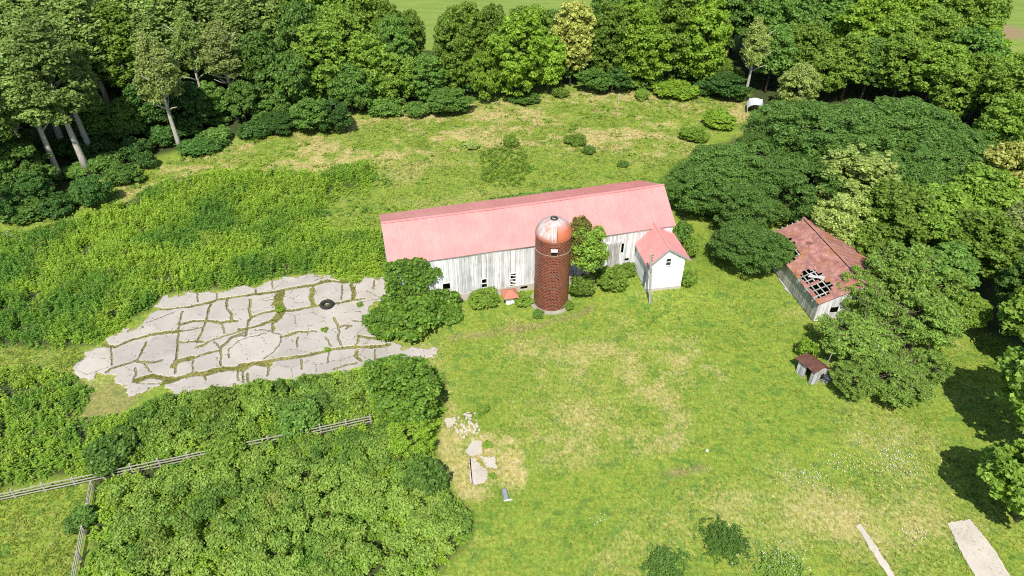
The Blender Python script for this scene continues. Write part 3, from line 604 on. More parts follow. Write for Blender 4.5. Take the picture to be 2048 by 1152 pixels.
mb = MB(); mb.box8([tuple(pt(s, t, z)) for z in (z0, z1) for s, t in ((s0, .02), (s1, .02), (s1, .05), (s0, .05))]); mb.build('pane', M_GLASS, wf)
mb = MB(); zm = (z0+z1)/2; mb.bar(pt(s0, -.05, zm), pt(s1, -.05, zm), .04, .07); mb.build('meeting_rail', M_TRIM, wf)
dz = hz+.5
mb = MB(); mb.box8([tuple(pt(s, t, z)) for z in (dz-.2, dz+2.0) for s, t in ((-.10, .5), (-.03, .5), (-.03, 1.35), (-.10, 1.35))]); mb.build('door', M_DOOR, house)
mb = MB(); mb.bar(pt(-.09, .42, dz-.2), pt(-.09, .42, dz+2.1), .1, .05, tuple(hU)); mb.bar(pt(-.09, 1.43, dz-.2), pt(-.09, 1.43, dz+2.1), .1, .05, tuple(hU)); mb.bar(pt(-.09, .37, dz+2.08), pt(-.09, 1.48, dz+2.08), .05, .1); mb.build('door_frame', M_TRIM, house)

# ------------------------------------------------------------------ utility pole
pb = ug(1300, 606); pole = thing('utility_pole', 'leaning grey utility pole in front of the small white house', 'pole', tuple(pb))
tp = un(1302, 507, pb[2]+7.1)-pb; tp[1] = max(min(tp[1], .3), -.3); T = Vector(tp)
mb = MB(); mb.tube([(0, 0, -.3), T*.5, T], [.15, .13, .11], 10); mb.build('pole', plain('pole_wood', (.40, .38, .34), .9, .1, .25, 6), pole)
mb = MB(); c0 = T*.97; MI = plain('insulator_brown', (.10, .07, .06), .3, .5)
for k in range(3): mb = MB(); mb.tube([c0+Vector((.12, -.05, -.35*k)), c0+Vector((.30, -.08, -.35*k))], [.05, .07], 8); mb.build('insulator', MI, pole)
mb = MB(); c1 = T*.70; mb.box(c1.x-.14, c1.x+.14, c1.y-.34, c1.y-.13, c1.z-.25, c1.z+.2); mb.build('meter_box', plain('meter_grey', (.25, .26, .27), .5, .4), pole)
mb = MB(); mb.tube([T*.97+Vector((.05, -.16, 0)), T*.5+Vector((.05, -.18, 0)), Vector((.05, -.19, .1))], .025, 6); mb.build('conduit', plain('conduit_grey', (.33, .33, .33), .5, .4), pole)
tw = Vector(pb)+T*.97; MW = plain('wire_grey', (.06, .06, .06), .6, .2)
for k, (tgt, lb) in enumerate([((60, 30, 8.2), 'upper thin wire running from the pole top over the lawn'), ((61, 29, 8.6), 'lower thin wire running from the pole over the lawn')]):
    mb = MB(); a_ = tw+Vector((.25, -.05, -.35*k)); b_ = Vector(tgt); mb.tube([a_.lerp(b_, t)-Vector((0, 0, 1.6*4*t*(1-t)*.5)) for t in np.linspace(0, 1, 25)], .0035, 4)
    tag(mb.build('overhead_wire', MW), lb, 'wire', 'overhead wires from the utility pole')

# ------------------------------------------------------------------ derelict shed on the right
sU = np.array([-math.sin(math.radians(9)), math.cos(math.radians(9)), 0]); sV = np.array([sU[1], -sU[0], 0])   # sU along, sV up the near slope
sO = un(1639.3, 604.7, 3.0); sO = np.array([sO[0], sO[1], 0.0])
sp = lambda a, p, z=0: sO+sU*a+sV*p+np.array([0, 0, z])
SL, SW, SE, SRZ = 14.2, 5.0, 3.0, 5.0
rz_ = lambda p: SE+(SRZ-SE)*(p/SW) if p <= SW else SRZ-(SRZ-SE)*((p-SW)/SW)
shed = thing('derelict_shed', 'collapsing grey board shed with rusty roof and exposed rafters', 'shed', (0, 0, 0))
M = N('rusty_sheet', .7, .3); p = M.obj(); n1 = M.noise(p, 1.1, 4, .6); n2 = M.noise(M.map(p, (3, 1.2, 2), (0, 0, .2)), 2.4, 5, .75)
c = M.mix(M.mr(n1, .3, .7, 0, 1), (.25, .105, .08), (.39, .18, .145)); c = M.mix(M.ramp(n2, [(.54, 0), (.64, .7)]), c, (.50, .39, .34)); c = M.mix(M.ramp(M.noise(p, .5, 3), [(.55, 0), (.68, .75)]), c, (.34, .15, .06)); c = M.mix(M.ramp(M.noise(p, .7, 4), [(.60, 0), (.72, .7)]), c, (.12, .065, .055))
c = M.value(c, .8, 1.2, M.island()); M.color(c); M_RUST = M.m
# sheets, left out where the photograph shows holes
def shed_px(px, py):     # photograph pixel -> (along, up-slope)
    n_ = np.cross(sU, (sV*SW+np.array([0, 0, SRZ-SE]))/1.0); q = px_plane(px, py, sp(0, 0, SE), n_); return float(np.dot(q-sO, sU)), float(np.dot(q-sO, sV))
zq = lambda X, Y: (1540+X*220/1152, 430+Y*220/1152)
HOLE_A = [shed_px(*zq(*p)) for p in [(285,635),(400,570),(470,575),(500,600),(560,625),(550,690),(480,690),(370,720),(330,680)]]
HOLE_B = [shed_px(*zq(*p)) for p in [(395,770),(470,720),(540,690),(640,705),(680,745),(620,800),(600,850),(510,890),(450,840)]]
HOLE_C = [shed_px(*zq(*p)) for p in [(100,240),(190,230),(240,290),(260,330),(290,410),(340,410),(190,490),(60,600),(20,300)]]
mb = MB(); r = random.Random(4); cw, ch = .45, .42
slope = lambda a, p, o: sp(a, p, rz_(p)+o)
for i in range(int((SL+.6)/cw)):
    for j in range(int((SW+.25)/ch)):
        a0, p0 = -.3+i*cw, -.25+j*ch; am, pm = a0+cw/2, p0+ch/2
        if any(bool(pip(np.array([am+r.uniform(-.12, .12)]), np.array([pm+r.uniform(-.12, .12)]), H)[0]) for H in (HOLE_A, HOLE_B, HOLE_C)): continue
        a1, p1 = a0+cw, min(p0+ch, SW)
        if p1 <= p0: continue
        o = .06+.012*(i//3 % 2)+.02*math.sin(i*.35)*math.sin(j*.5)
        lo = [slope(a0, p0, o-.03), slope(a1, p0, o-.03), slope(a1, p1, o-.03), slope(a0, p1, o-.03)]; hi = [x+[0, 0, .028] for x in lo]; mb.box8(lo+hi)
for i in range(int((SL+.6)/cw)):
    a0 = -.3+i*cw; lo = [slope(a0, SW+.005, .03), slope(a0+cw, SW+.005, .03), slope(a0+cw, 2*SW+.25, .03), slope(a0, 2*SW+.25, .03)]; mb.box8(lo+[x+[0, 0, .028] for x in lo])
mb.build('roof', M_RUST, shed)
mb = MB()
for i in range(16):
    a = .15+i*.93
    if a > SL: break
    mb.bar(slope(a, -.25, -.06), slope(a, SW, -.06), .08, .13); mb.bar(slope(a, SW, -.06), slope(a, 2*SW, -.06), .08, .13)
mb.build('rafters', M_GREYB, shed)
mb = MB()
for j in range(9):
    p = -.18+j*.62
    if p < SW: mb.bar(slope(-.2, p, .012), slope(SL+.2, p, .012), .12, .03)
mb.build('battens', M_GREYB, shed)
mb = MB(); q_ = [shed_px(*zq(*p)) for p in [(400,650),(570,670)]]; A = slope(*q_[0], .16); B = slope(*q_[1], .18); mb.bar(A, B, .5, .03); A2 = slope(*shed_px(*zq(410, 625)), .14); B2 = slope(*shed_px(*zq(560, 690)), .14); mb.bar(A2, B2, .18, .04); mb.build('loose_sheet', plain('pale_sheet', (.55, .54, .52), .6, .3), shed)
mb = MB(); mb.bar(slope(-.3, SW, .1), slope(SL+.3, SW, .1), .35, .04); mb.build('ridge_cap', M_RUST, shed)
wo = sp(.1, .1)
mb = MB(); board_wall(mb, wo, sU, SL-.2, .12, lambda s: SE+.02, .22, [(11, 12.5, 0, 2)], -sV, seed=12); mb.build('side_wall', M_GREYB, shed)
mb = MB(); tfs = lambda s: rz_(min(s+.1, 2*SW))-.1
board_wall(mb, sp(.1, .1), sV, 2*SW-.2, .1, tfs, .24, [(1.6, 2.6, 1.2, 2.0)], -sU, seed=13); mb.build('gable_wall', M_WALL, shed)
mb = MB(); board_wall(mb, sp(SL-.1, .1), sV, 2*SW-.2, .1, tfs, .24, [], sU, seed=14); mb.build('gable_wall', M_GREYB, shed)
mb = MB(); board_wall(mb, sp(.1, 2*SW-.1), sU, SL-.2, .1, lambda s: SE, .24, [], sV, seed=15); mb.build('side_wall', M_GREYB, shed)
mb = MB(); mb.bar(sp(6, .1, .05), sp(8.6, .0, .12), .3, .05); mb.bar(sp(5.2, .12, .05), sp(6.6, -.2, .1), .22, .04)
tag(mb.build('fallen_board', M_GREYB), 'fallen grey boards lying at the foot of the derelict shed', 'boards')

# ------------------------------------------------------------------ leaning outhouse
oz = lambda X, Y: (1560+X/8.23, 660+Y/8.23)
ob = ug(*oz(500, 905)); lb_ = ug(*oz(350, 690)); 
oh = thing('outhouse', 'tiny collapsed white outhouse with rusty roof under the shaggy tree', 'outhouse', (ob[0], ob[1], 0), math.radians(25))
oh.rotation_euler = (math.radians(-7), math.radians(9), math.radians(22))
mb = MB(); W_, D_, Hh_ = 1.9, 2.2, 1.8; M_OUT = white_wood('peeling_white', (.60, .61, .63), (.20, .19, .18), .50); M_OUTR = plain('brown_rust', (.13, .06, .045), .9, .1, .7, 2.5)
board_wall(mb, (0, 0, 0), (0, 1, 0), D_, .05, lambda s: Hh_-.05, .28, [(.35, 1.05, 0, 1.85)], (-1, 0, 0), seed=21); mb.build('side_wall', M_OUT, oh)
mb = MB(); board_wall(mb, (0, 0, 0), (1, 0, 0), W_, .05, lambda s: Hh_+.35*min(s, W_-s), .28, [(1.0, 1.5, .0, 1.2)], (0, -1, 0), seed=22); mb.build('front_wall', M_OUT, oh)
mb = MB(); board_wall(mb, (W_, 0, 0), (0, 1, 0), D_, .05, lambda s: Hh_-.05, .28, [], (1, 0, 0), seed=23); mb.build('side_wall', M_GREYB, oh)
mb = MB(); board_wall(mb, (0, D_, 0), (1, 0, 0), W_, .05, lambda s: Hh_, .28, [], (0, 1, 0), seed=24); mb.build('rear_wall', M_GREYB, oh)
mb = MB(); roof_slope(mb, (-.3, -.3, Hh_-.1), (-.3, D_+.5, Hh_-.1), (W_/2, D_+.2, Hh_+.5), (W_/2, -.3, Hh_+.5), .3, .04, .02, .03); roof_slope(mb, (W_+.3, D_+.1, Hh_-.1), (W_+.3, -.3, Hh_-.1), (W_/2, -.3, Hh_+.5), (W_/2, D_+.2, Hh_+.5), .3, .04, .02, .03); mb.build('roof', M_OUTR, oh)
mb = MB(); mb.bar(tuple(ug(*oz(690, 850))+[0, 0, .12]), tuple(ug(*oz(870, 770))+[0, 0, .2]), .55, .05); mb.bar(tuple(ug(*oz(700, 880))+[0, 0, .08]), tuple(ug(*oz(800, 840))+[0, 0, .1]), .3, .05); tag(mb.build('fallen_board', M_OUT), 'fallen white boards beside the collapsed outhouse', 'boards')
mb = MB(); A = ug(*oz(690, 745)); B = un(*oz(860, 370), 3.6); mb.bar(A, B, .07, .07); tag(mb.build('leaning_pole', M_WOODGREY), 'thin pale pole leaning against the collapsed outhouse', 'pole')

# ------------------------------------------------------------------ well house by the silo
wp = ug(1021, 607); wh = thing('well_house', 'small white pump house with rusty hipped cap beside the silo', 'pump house', tuple(wp), math.radians(12))
mb = MB(); board_wall(mb, (-.5, -.1, 0), (1, 0, 0), 1.0, .0, lambda s: 1.25, .5, [], (0, -1, 0), .05, 0.0, 2); board_wall(mb, (-.5, -.1, 0), (0, 1, 0), 1.0, 0, lambda s: 1.25, .5, [], (-1, 0, 0), .05, 0, 3)
board_wall(mb, (.5, -.1, 0), (0, 1, 0), 1.0, 0, lambda s: 1.25, .5, [], (1, 0, 0), .05, 0, 3); board_wall(mb, (-.5, .9, 0), (1, 0, 0), 1.0, 0, lambda s: 1.25, .5, [], (0, 1, 0), .05, 0, 3); mb.build('walls', M_TRIM, wh)
mb = MB(); e = .95; mb.add([(-e, -.55, 1.2), (e, -.55, 1.2), (e, 1.35, 1.2), (-e, 1.35, 1.2), (-.25, .4, 1.72), (.25, .4, 1.72), (-e, -.55, 1.12), (e, -.55, 1.12), (e, 1.35, 1.12), (-e, 1.35, 1.12)], [(0, 1, 5, 4), (1, 2, 5), (2, 3, 4, 5), (3, 0, 4), (6, 7, 1, 0), (7, 8, 2, 1), (8, 9, 3, 2), (9, 6, 0, 3), (9, 8, 7, 6)]); mb.build('roof', plain('rust_cap', (.42, .16, .10), .7, .3, .35, 3), wh)

# ------------------------------------------------------------------ tractor tyre, metal sheet, posts, far metal roof
tq = un(654, 611.5, .15); R_, r_ = .62, .21
mb = MB(); prof = []
for k in range(17):
    t = 2*math.pi*k/16; prof.append((R_+r_*math.cos(t)*(1.0 if math.cos(t) > 0 else .95), .24+.22*math.sin(t)*(1-.15*math.cos(t)**2)))
mb.lathe(prof, 40)
for k in range(22):
    t = 2*math.pi*k/22
    for sg in (-1, 1):
        t2 = t+sg*.07; a_ = ((R_+r_)*math.cos(t), (R_+r_)*math.sin(t), .24+.02*sg); b_ = ((R_+r_-.10)*math.cos(t2+.1*sg), (R_+r_-.10)*math.sin(t2+.1*sg), .24+.19*sg); mb.bar(a_, b_, .06, .05)
ty = thing('tractor_tire', 'worn black tractor tire lying flat on the cracked concrete', 'tire', (tq[0], tq[1], .13)); mb.build('tread', plain('old_rubber', (.035, .034, .032), .85, .2, .3), ty, smooth_=True)
mp = ug(1010, 990); mt_ = thing('metal_trough', 'grey bent metal sheet lying on the dry grass by the path', 'metal sheet', tuple(mp), math.radians(10))
mb = MB()
for x0, x1, za, zb in ((-.22, -.16, .28, .10), (-.16, .16, .10, .10), (.16, .22, .10, .28)):
    mb.box8([(x0, -.55, za-.02), (x1, -.55, zb-.02), (x1, .6, zb-.02), (x0, .6, za-.02), (x0, -.55, za), (x1, -.55, zb), (x1, .6, zb), (x0, .6, za)])
MG = plain('galvanised', (.36, .38, .41), .4, .5, .15, 3, .4); mb.build('sheet', MG, mt_)
mb = MB(); mb.bar((-.22, -.62, .06), (.55, -.60, .05), .10, .06); mb.build('end_bar', M_TRIM, mt_)
for (bx, by, tx, ty_, hgt, lb) in ((1237, 208, 1237, 186, 1.9, 'weathered grey fence post standing in the dry grass behind the barn'), (1222, 184, 1226, 168, 1.7, 'pale thin post leaning at the foot of the hedgerow'), (797, 936, 800, 912, 1.4, 'brown post stub beneath the round tree in the thicket')):
    b_ = ug(bx, by); t_ = un(tx, ty_, hgt); v = Vector(t_-b_); v.y = max(min(v.y, .3), -.3)
    mb = MB(); mb.tube([(0, 0, -.2), v*.5, v], [.12, .11, .10], 7); tag(mb.build('wooden_post', M_WOODGREY if bx != 797 else BARK['brown'], None, tuple(b_)), lb, 'post')
tk = ug(1508, 226); tt = thing('metal_roof_shed', 'small pale metal roofed shelter half hidden at the wood edge', 'shelter', tuple(tk), math.radians(-15))
mb = MB(); prev = None
for k in range(9):
    t = math.pi*(.12+.76*k/8); p = (-1.6*math.cos(t), 1.5*math.sin(t)+.5)
    if prev: mb.box8([(prev[0], -1, prev[1]-.03), (p[0], -1, p[1]-.03), (p[0], 2.4, p[1]-.03), (prev[0], 2.4, prev[1]-.03), (prev[0], -1, prev[1]), (p[0], -1, p[1]), (p[0], 2.4, p[1]), (prev[0], 2.4, prev[1])])
    prev = p
mb.build('roof', plain('pale_metal', (.62, .64, .68), .35, .5, .1), tt)
mb = MB(); mb.box(-1.35, -1.25, -.8, 2.2, 0, 1.05); mb.box(1.25, 1.35, -.8, 2.2, 0, 1.05); mb.box(-1.25, 1.25, 2.1, 2.2, 0, 1.9); mb.build('walls', M_GREYB, tt)

# ------------------------------------------------------------------ fences
def fence(label, line, posts, rails, vis, seed):
    r = random.Random(seed); A = Vector(line[0]); B = Vector(line[1]); d = B-A; L = d.length; d.normalize(); n_ = Vector((d.y, -d.x, 0))
    f = thing('wooden_fence', label, 'fence', tuple(A)); 
    k = 0; s = 0
    while s < L:
        mb = MB(); tz = r.uniform(1.15, 1.32); b_ = d*s; mb.tube([b_+Vector((0, 0, -.2)), b_+Vector((r.uniform(-.06, .06), r.uniform(-.06, .06), tz))], [.10, .09], 7); mb.build('post', M_WOODGREY, f); s += posts
    for z in rails:
        mb = MB(); s = 0
        while s < L:
            s2 = min(L, s+posts*2)
            mb.bar(d*s-n_*-.13+Vector((0, 0, z+r.uniform(-.05, .05))), d*s2-n_*-.13+Vector((0, 0, z+r.uniform(-.05, .05))), .05, .09)
            s = s2
        mb.build('rail', M_WOODGREY, f)
    return f
FZ = 1.05
fa0, fa1 = un(-40, 994, FZ), un(742, 831, FZ); fa0[2] = fa1[2] = 0
fb0, fb1 = un(182, 965, FZ), un(146, 1150, FZ); fb0[2] = fb1[2] = 0
fence('long weathered plank fence running through the thicket below the concrete yard', (fa0, fa1), 2.4, (.35, .70, 1.05), None, 1)
fence('short sagging rail fence running down toward the lower left corner', (fb0, fb1), 2.4, (.35, .70, 1.0), None, 2)

# ------------------------------------------------------------------ foliage
rng = np.random.RandomState(7)
def unit(a): return a/(np.linalg.norm(a, axis=-1, keepdims=True)+1e-9)
def leaves(pos, nrm, size, asp=1.7, r=rng, droop=0.0):
    n = len(pos); rv = unit(r.normal(size=(n, 3))); t = unit(np.cross(nrm, rv)); t[:, 2] -= droop; t = unit(t); b = unit(np.cross(nrm, t))
    s = size*r.uniform(.65, 1.35, (n, 1)); L = t*s*.5*asp**.5; W = b*s*.5/asp**.5; up = unit(nrm)*s*.12
    V = np.stack([pos-L, pos+W*1.0-L*.1+up, pos+L, pos-W*1.0-L*.1+up], 1).reshape(-1, 3)
    return V, np.arange(4*n).reshape(-1, 4)
def lobe_leaves(lob, n, size, asp, r, up=.45, rand=.7, zmin=None, under=-.55, droop=0, thick=(.72, 1.06), keep=.80):
    lob = np.asarray(lob, float); area = (lob[:, 3]*lob[:, 4]*lob[:, 5])**(2/3.); pick = r.choice(len(lob), int(n*1.9), p=area/area.sum())
    d = unit(r.normal(size=(len(pick), 3))); lowm = d[:, 2] < under; d[lowm, 2] *= -1
    c = lob[pick, :3]; rad = lob[pick, 3:6]; pos = c+d*rad*r.uniform(thick[0], thick[1], (len(pick), 1))
    inside = np.zeros(len(pos), bool)
    for k in range(len(lob)):
        q = (pos-lob[k, :3])/lob[k, 3:6]; m = (q*q).sum(1) < keep**2; m &= pick != k; inside |= m
    ok = ~inside
    if zmin is not None: ok &= pos[:, 2] > zmin
    pos = pos[ok][:n]; d = d[ok][:n]
    nr = unit(d*.6+np.array([0, 0, up])+r.normal(size=pos.shape)*rand*.6)
    return leaves(pos, nr, size, asp, r, droop)
def crown_lobes(r, R, Hh, nl, lr=(.20, .34), flat=1.0, bias=.6, zmin=-.75, shape=None, wob=.30):
    big = unit(r.normal(size=(7, 3))); amp = r.uniform(-wob, wob*1.1, 7); out = []
    while len(out) < nl:
        d = unit(r.normal(size=3))
        if d[2] < zmin: continue
        rad = r.uniform(.35, 1)**bias*(1+np.clip((big@d), 0, 1)**3@amp); s = r.uniform(*lr)*R
        p = d*rad*.80
        x, y, z = p[0]*R, p[1]*R, p[2]*Hh
        if shape == 'cone': k = 1-.40*(p[2]+.3); x *= k; y *= k
        if shape == 'dome': z = abs(z)*1.15-Hh*.35
        out.append((x, y, z, s, s, s*flat))
    return np.array(out)
def trunk_mesh(name, r, H, base_r, cz, R, Hh, nl=6):
    mb = MB(); top = cz+Hh*.35; bend = r.uniform(-.25, .25, 2); pts = []
    for k in range(7):
        t = k/6; pts.append((bend[0]*math.sin(t*2.5), bend[1]*math.sin(t*3), -.3+t*(top+.3)))
    mb.tube(pts, [base_r*(1.25 if k == 0 else 1-.13*k) for k in range(7)], 9)
    for i in range(nl):
        t = r.uniform(.45, .95); z = t*top; a_ = 2.399*i+r.uniform(-.4, .4); p0 = Vector((bend[0]*math.sin(t*2.5), bend[1]*math.sin(t*3), z)); L = R*r.uniform(.5, .85)
        p1 = p0+Vector((math.cos(a_)*L*.55, math.sin(a_)*L*.55, L*.35)); p2 = p0+Vector((math.cos(a_)*L, math.sin(a_)*L, L*.75*r.uniform(.6, 1.2))); mb.tube([p0, p1, p2], [base_r*.42, base_r*.26, base_r*.09], 6)
    return mb.mesh(name, True)
KIND = {}
def kind(name, n_var, R, Hh, H, cz, nl, n, size, asp=1.5, flat=.85, lr=(.20, .34), shape=None, bark='brown', tr=.22, limbs=6, up=.45, droop=0., zmin=-.75, thick=(.72, 1.06)):
    KIND[name] = dict(R=R, H=H, cz=cz, vars=[])
    for v in range(n_var):
        r = np.random.RandomState(hash_(name)+v*17)
        lob = crown_lobes(r, R, Hh, nl, lr, flat, .6, zmin, shape, .50 if name in ('shrub', 'hedge', 'sprig', 'shaggy', 'locust') else .30); V, Fq = lobe_leaves(lob, n, size, asp, r, up, 1.0, -cz+.15, under=-.35, droop=droop, thick=thick); V[:, 2] += cz
        cm = mesh_np('crown', V, Fq); tm = trunk_mesh('trunk', r, H, tr, cz, R, Hh, limbs); tm.materials.append(BARK[bark]); cm.materials.append(LEAF['mid'])
        KIND[name]['vars'].append((cm, tm))
def hash_(s): return sum(ord(c)*(i+3) for i, c in enumerate(s)) % 9973
kind('poplar', 4, 4.3, 9.6, 25, 15.0, 300, 16500, .33, 1.4, .9, (.09, .21), 'cone', 'pale', .44, 9, thick=(.45, 1.12))
kind('olivetree', 2, 3.8, 7.4, 20, 12.0, 180, 11000, .26, 2.0, 1.1, (.09, .2), 'cone', 'pale', .36, 14, .3, .4, thick=(.4, 1.15))
kind('maple', 5, 5.0, 6.9, 15, 7.9, 320, 17500, .33, 1.4, .75, (.08, .19), thick=(.5, 1.12))
kind('hedgetree', 4, 4.7, 7.5, 15, 7.5, 320, 18000, .33, 1.4, .75, (.08, .19), tr=.2, thick=(.5, 1.12), zmin=-.95)
kind('tallbush', 2, 2.5, 4.1, 11, 7.0, 130, 7000, .27, 1.5, .85, (.14, .30), tr=.12, limbs=8, thick=(.45, 1.15))
kind('hedge', 3, 4.2, 4.3, 9, 4.6, 210, 12500, .29, 1.5, .75, (.09, .21), tr=.16, thick=(.5, 1.12))
kind('locust', 3, 6.3, 5.2, 10.5, 5.2, 420, 40000, .19, 2.2, .6, (.07, .15), None, up=.7, thick=(.5, 1.1), zmin=-.8)
kind('shaggy', 3, 5.0, 4.2, 8.5, 4.4, 260, 15500, .23, 2.8, .75, (.05, .14), None, tr=.2, limbs=20, up=.35, droop=.25, thick=(.3, 1.2))
kind('yard', 2, 4.6, 4.0, 10, 6.2, 150, 7500, .40, 1.25, .8, (.10, .21), tr=.2)
kind('shrub', 4, 2.0, 1.5, 2.7, 1.15, 80, 3600, .23, 1.5, .85, (.13, .28), tr=.05, limbs=5, zmin=-.5, thick=(.45, 1.15))
kind('sprig', 2, 1.0, .75, 1.4, .55, 26, 700, .17, 2.2, .9, (.16, .34), tr=.025, limbs=4, up=.3, zmin=-.4, thick=(.4, 1.15))
tcount = [0]
def tree(kd, loc, R, H, mat, label, name='tree', cat='tree', group=None, rz=None):
    K = KIND[kd]; i = tcount[0]; tcount[0] += 1; cm, tm = K['vars'][i % len(K['vars'])]
    t = thing(name, label, cat, (loc[0], loc[1], gh(loc[0], loc[1])), (i*2.4) % 6.283 if rz is None else rz, group)
    s = R/K['R']; t.scale = (s, s*(.94+.12*((i*.37) % 1)), H/K['H'])
    tr_ = link('trunk', tm, None, t); co = link('crown', cm, None, t)
    co.material_slots[0].link = 'OBJECT'; co.material_slots[0].material = LEAF[mat]
    if name in ('shrub', 'weed_clump', 'bush'): tr_.name = 'stem'; co.name = 'foliage'
    return t
def TB(kd, bx, by, Rpx, H, mat, label, **kw):    # by the pixel of its foot
    H = H*(1.10 if kd in ('maple', 'hedgetree') else 1.0); p = ug(bx, by); D = math.hypot(p[0], p[1], CAMH-H*.5); return tree(kd, p, Rpx*D/F, H, mat, label, **kw)
def TC(kd, cx, cy, Rpx, H, mat, label, **kw):    # by the pixel of its crown's centre
    K = KIND[kd]; hc = K['cz']/K['H']*H; p = ug(cx, cy, hc); D = math.hypot(p[0], p[1], CAMH-hc); return tree(kd, p, Rpx*D/F, H, mat, label, **kw)

G = 'trees of the tall woods at upper left'
BACKL = 'tall green tree packed into the back rows of the upper left woods'
for a in [(120,357,60,23,'poplar','tall pale trunked tree leaning left at the front corner of the left woods'), (178,347,64,26,'poplar','tall tree with the longest bare pale trunk at the front of the left woods'),
          (131,302,60,25,'poplar','tall pale trunked tree just behind the leaning front pair of the left woods'), (187,312,56,24,'poplar','tall tree with a reddish pale trunk right of the longest bare trunk'),
          (236,256,62,26,'poplar','tall tree with a thin grey trunk deep in shade of the left woods'), (285,248,58,23,'mid','tall tree between the thin grey trunk and the drooping olive tree')]:
    TB('poplar', *a[:4], a[4], a[5], group=G)
TB('olivetree', 362,300,52,21,'olive','drooping olive tree with short white trunk standing forward of the left woods', group=G)
TB('olivetree', 474,238,48,19,'olive','greyish olive tree with bare twigs at the right end of the left woods', group=G)
TB('olivetree', 420,240,40,22,'poplar','narrow pale tree behind the two olive trees of the left woods', group=G)
for bx, by, R, H in [(20,395,54,24),(-45,360,60,26),(60,300,55,26),(10,280,56,24),(90,235,56,23),(180,235,56,25),(330,215,56,26),(-30,240,60,21),(400,195,56,24),(470,185,56,23),(545,180,55,21),(250,190,58,23),(130,180,58,20),(320,165,58,22),(420,150,58,20),(520,140,58,20),(60,190,58,23),(-60,200,58,23),(20,140,58,20),(200,130,58,20),(270,140,58,20),(370,120,58,19),(460,115,58,19),(-60,120,58,19),(100,125,58,19),(510,195,52,21),(350,245,48,21),(160,270,50,23),(60,330,50,22),(250,215,50,22),(575,165,55,19)]:
    TB('poplar', bx, by, R, H, ['poplar', 'mid', 'poplar', 'mid', 'dark'][(bx+by) % 5], BACKL, group='back row trees of the upper left woods')
G = 'hedgerow trees behind the barn pasture'
for a in [('hedgetree',540,228,48,16,'dark','dark broad tree where the left woods meet the hedgerow'), ('hedge',600,232,48,12,'dark','dark low tree at the left start of the hedgerow'), ('hedgetree',655,216,52,14,'mid','rounded mid green hedgerow tree left of the dark dip in the pasture edge'), ('hedge',705,226,46,10,'dark','short dark hedgerow tree over the shaded pasture notch'),
          ('hedgetree',748,206,50,14,'mid','broad hedgerow tree left of the gap that shows the far field'), ('hedge',800,205,42,10,'mid','low bushy hedgerow tree below the far field gap'), ('hedgetree',862,208,40,8.6,'dark','low dark hedgerow tree standing right below the far field gap'), ('hedgetree',915,195,46,16.5,'mid','narrow hedgerow tree with a pointed top right of the far field gap'),
          ('hedge',968,200,34,10,'bright','small bright green hedgerow tree in front of the pointed tree'), ('hedgetree',1035,200,58,16.5,'bright','largest bright green hedgerow tree in the centre'), ('hedge',1095,186,42,11,'bright','bright low hedgerow tree left of the yellow tree'), ('hedgetree',1140,172,52,16.5,'yellow','pale yellow leaved tree in the hedgerow'),
          ('hedgetree',1215,172,50,17,'mid','green tree immediately right of the yellow tree'), ('hedgetree',1275,178,50,16,'bright','bright green tree second right of the yellow tree'), ('hedgetree',1335,165,52,17.5,'mid','tall green tree above the right end of the pasture'), ('hedgetree',1400,172,54,17,'bright','bright full tree left of the yellowed thin tree'),
          ('olivetree',1488,200,36,17,'lime','thin yellowed tree at the right end of the pasture'), ('hedge',1588,222,40,9,'lime','small yellow green tree beside the pale metal shelter'), ('hedge',1630,205,46,11,'mid','green low tree right of the small yellow green tree')]:
    TB(*a[:6], a[6], group=G)
HU = 'low bushy growth filling the feet of the hedgerow trees'
ur = random.Random(19)
for bx, by in [(570,222),(630,212),(690,208),(760,192),(830,196),(890,190),(945,186),(1000,182),(1060,180),(1120,168),(1180,160),(1240,162),(1300,158),(1370,158),(1430,165),(1455,180),(800,180),(860,180),(1020,165),(1090,160),(1160,150),(930,170)]:
    TB('hedge', bx+ur.uniform(-8, 8), by+ur.uniform(-4, 4), ur.uniform(30, 42), ur.uniform(5, 8), ur.choice(['dark', 'under', 'mid', 'mid']), HU, group='bushy growth under the hedgerow')
BACKH = 'green tree in the crowded back row of the hedgerow'
for bx, by, R, H, m_ in [(600,170,56,18,'mid'),(665,160,58,19,'mid'),(735,160,52,19,'mid'),(790,165,44,16.5,'mid'),(1075,150,36,15,'mid'),(935,160,34,15.5,'mid'),(985,155,36,14.5,'mid'),(1200,135,40,16,'dark'),(1255,130,48,17,'mid'),(1320,125,50,17,'mid'),(570,130,55,18,'mid'),(825,150,36,13.0,'mid'),(1040,140,44,13,'mid'),(1110,140,40,12.5,'dark'),(760,140,50,17,'mid'),(800,185,40,15,'dark'),(620,195,50,18,'dark'),(690,185,50,17,'mid'),(640,120,55,18,'mid'),(710,115,55,17,'mid')]:
    TB('maple', bx, by, R, H, m_, BACKH, group='back row hedgerow trees')
G = 'trees of the right hand woods'
BACKR = 'green tree among the packed canopy of the upper right woods'
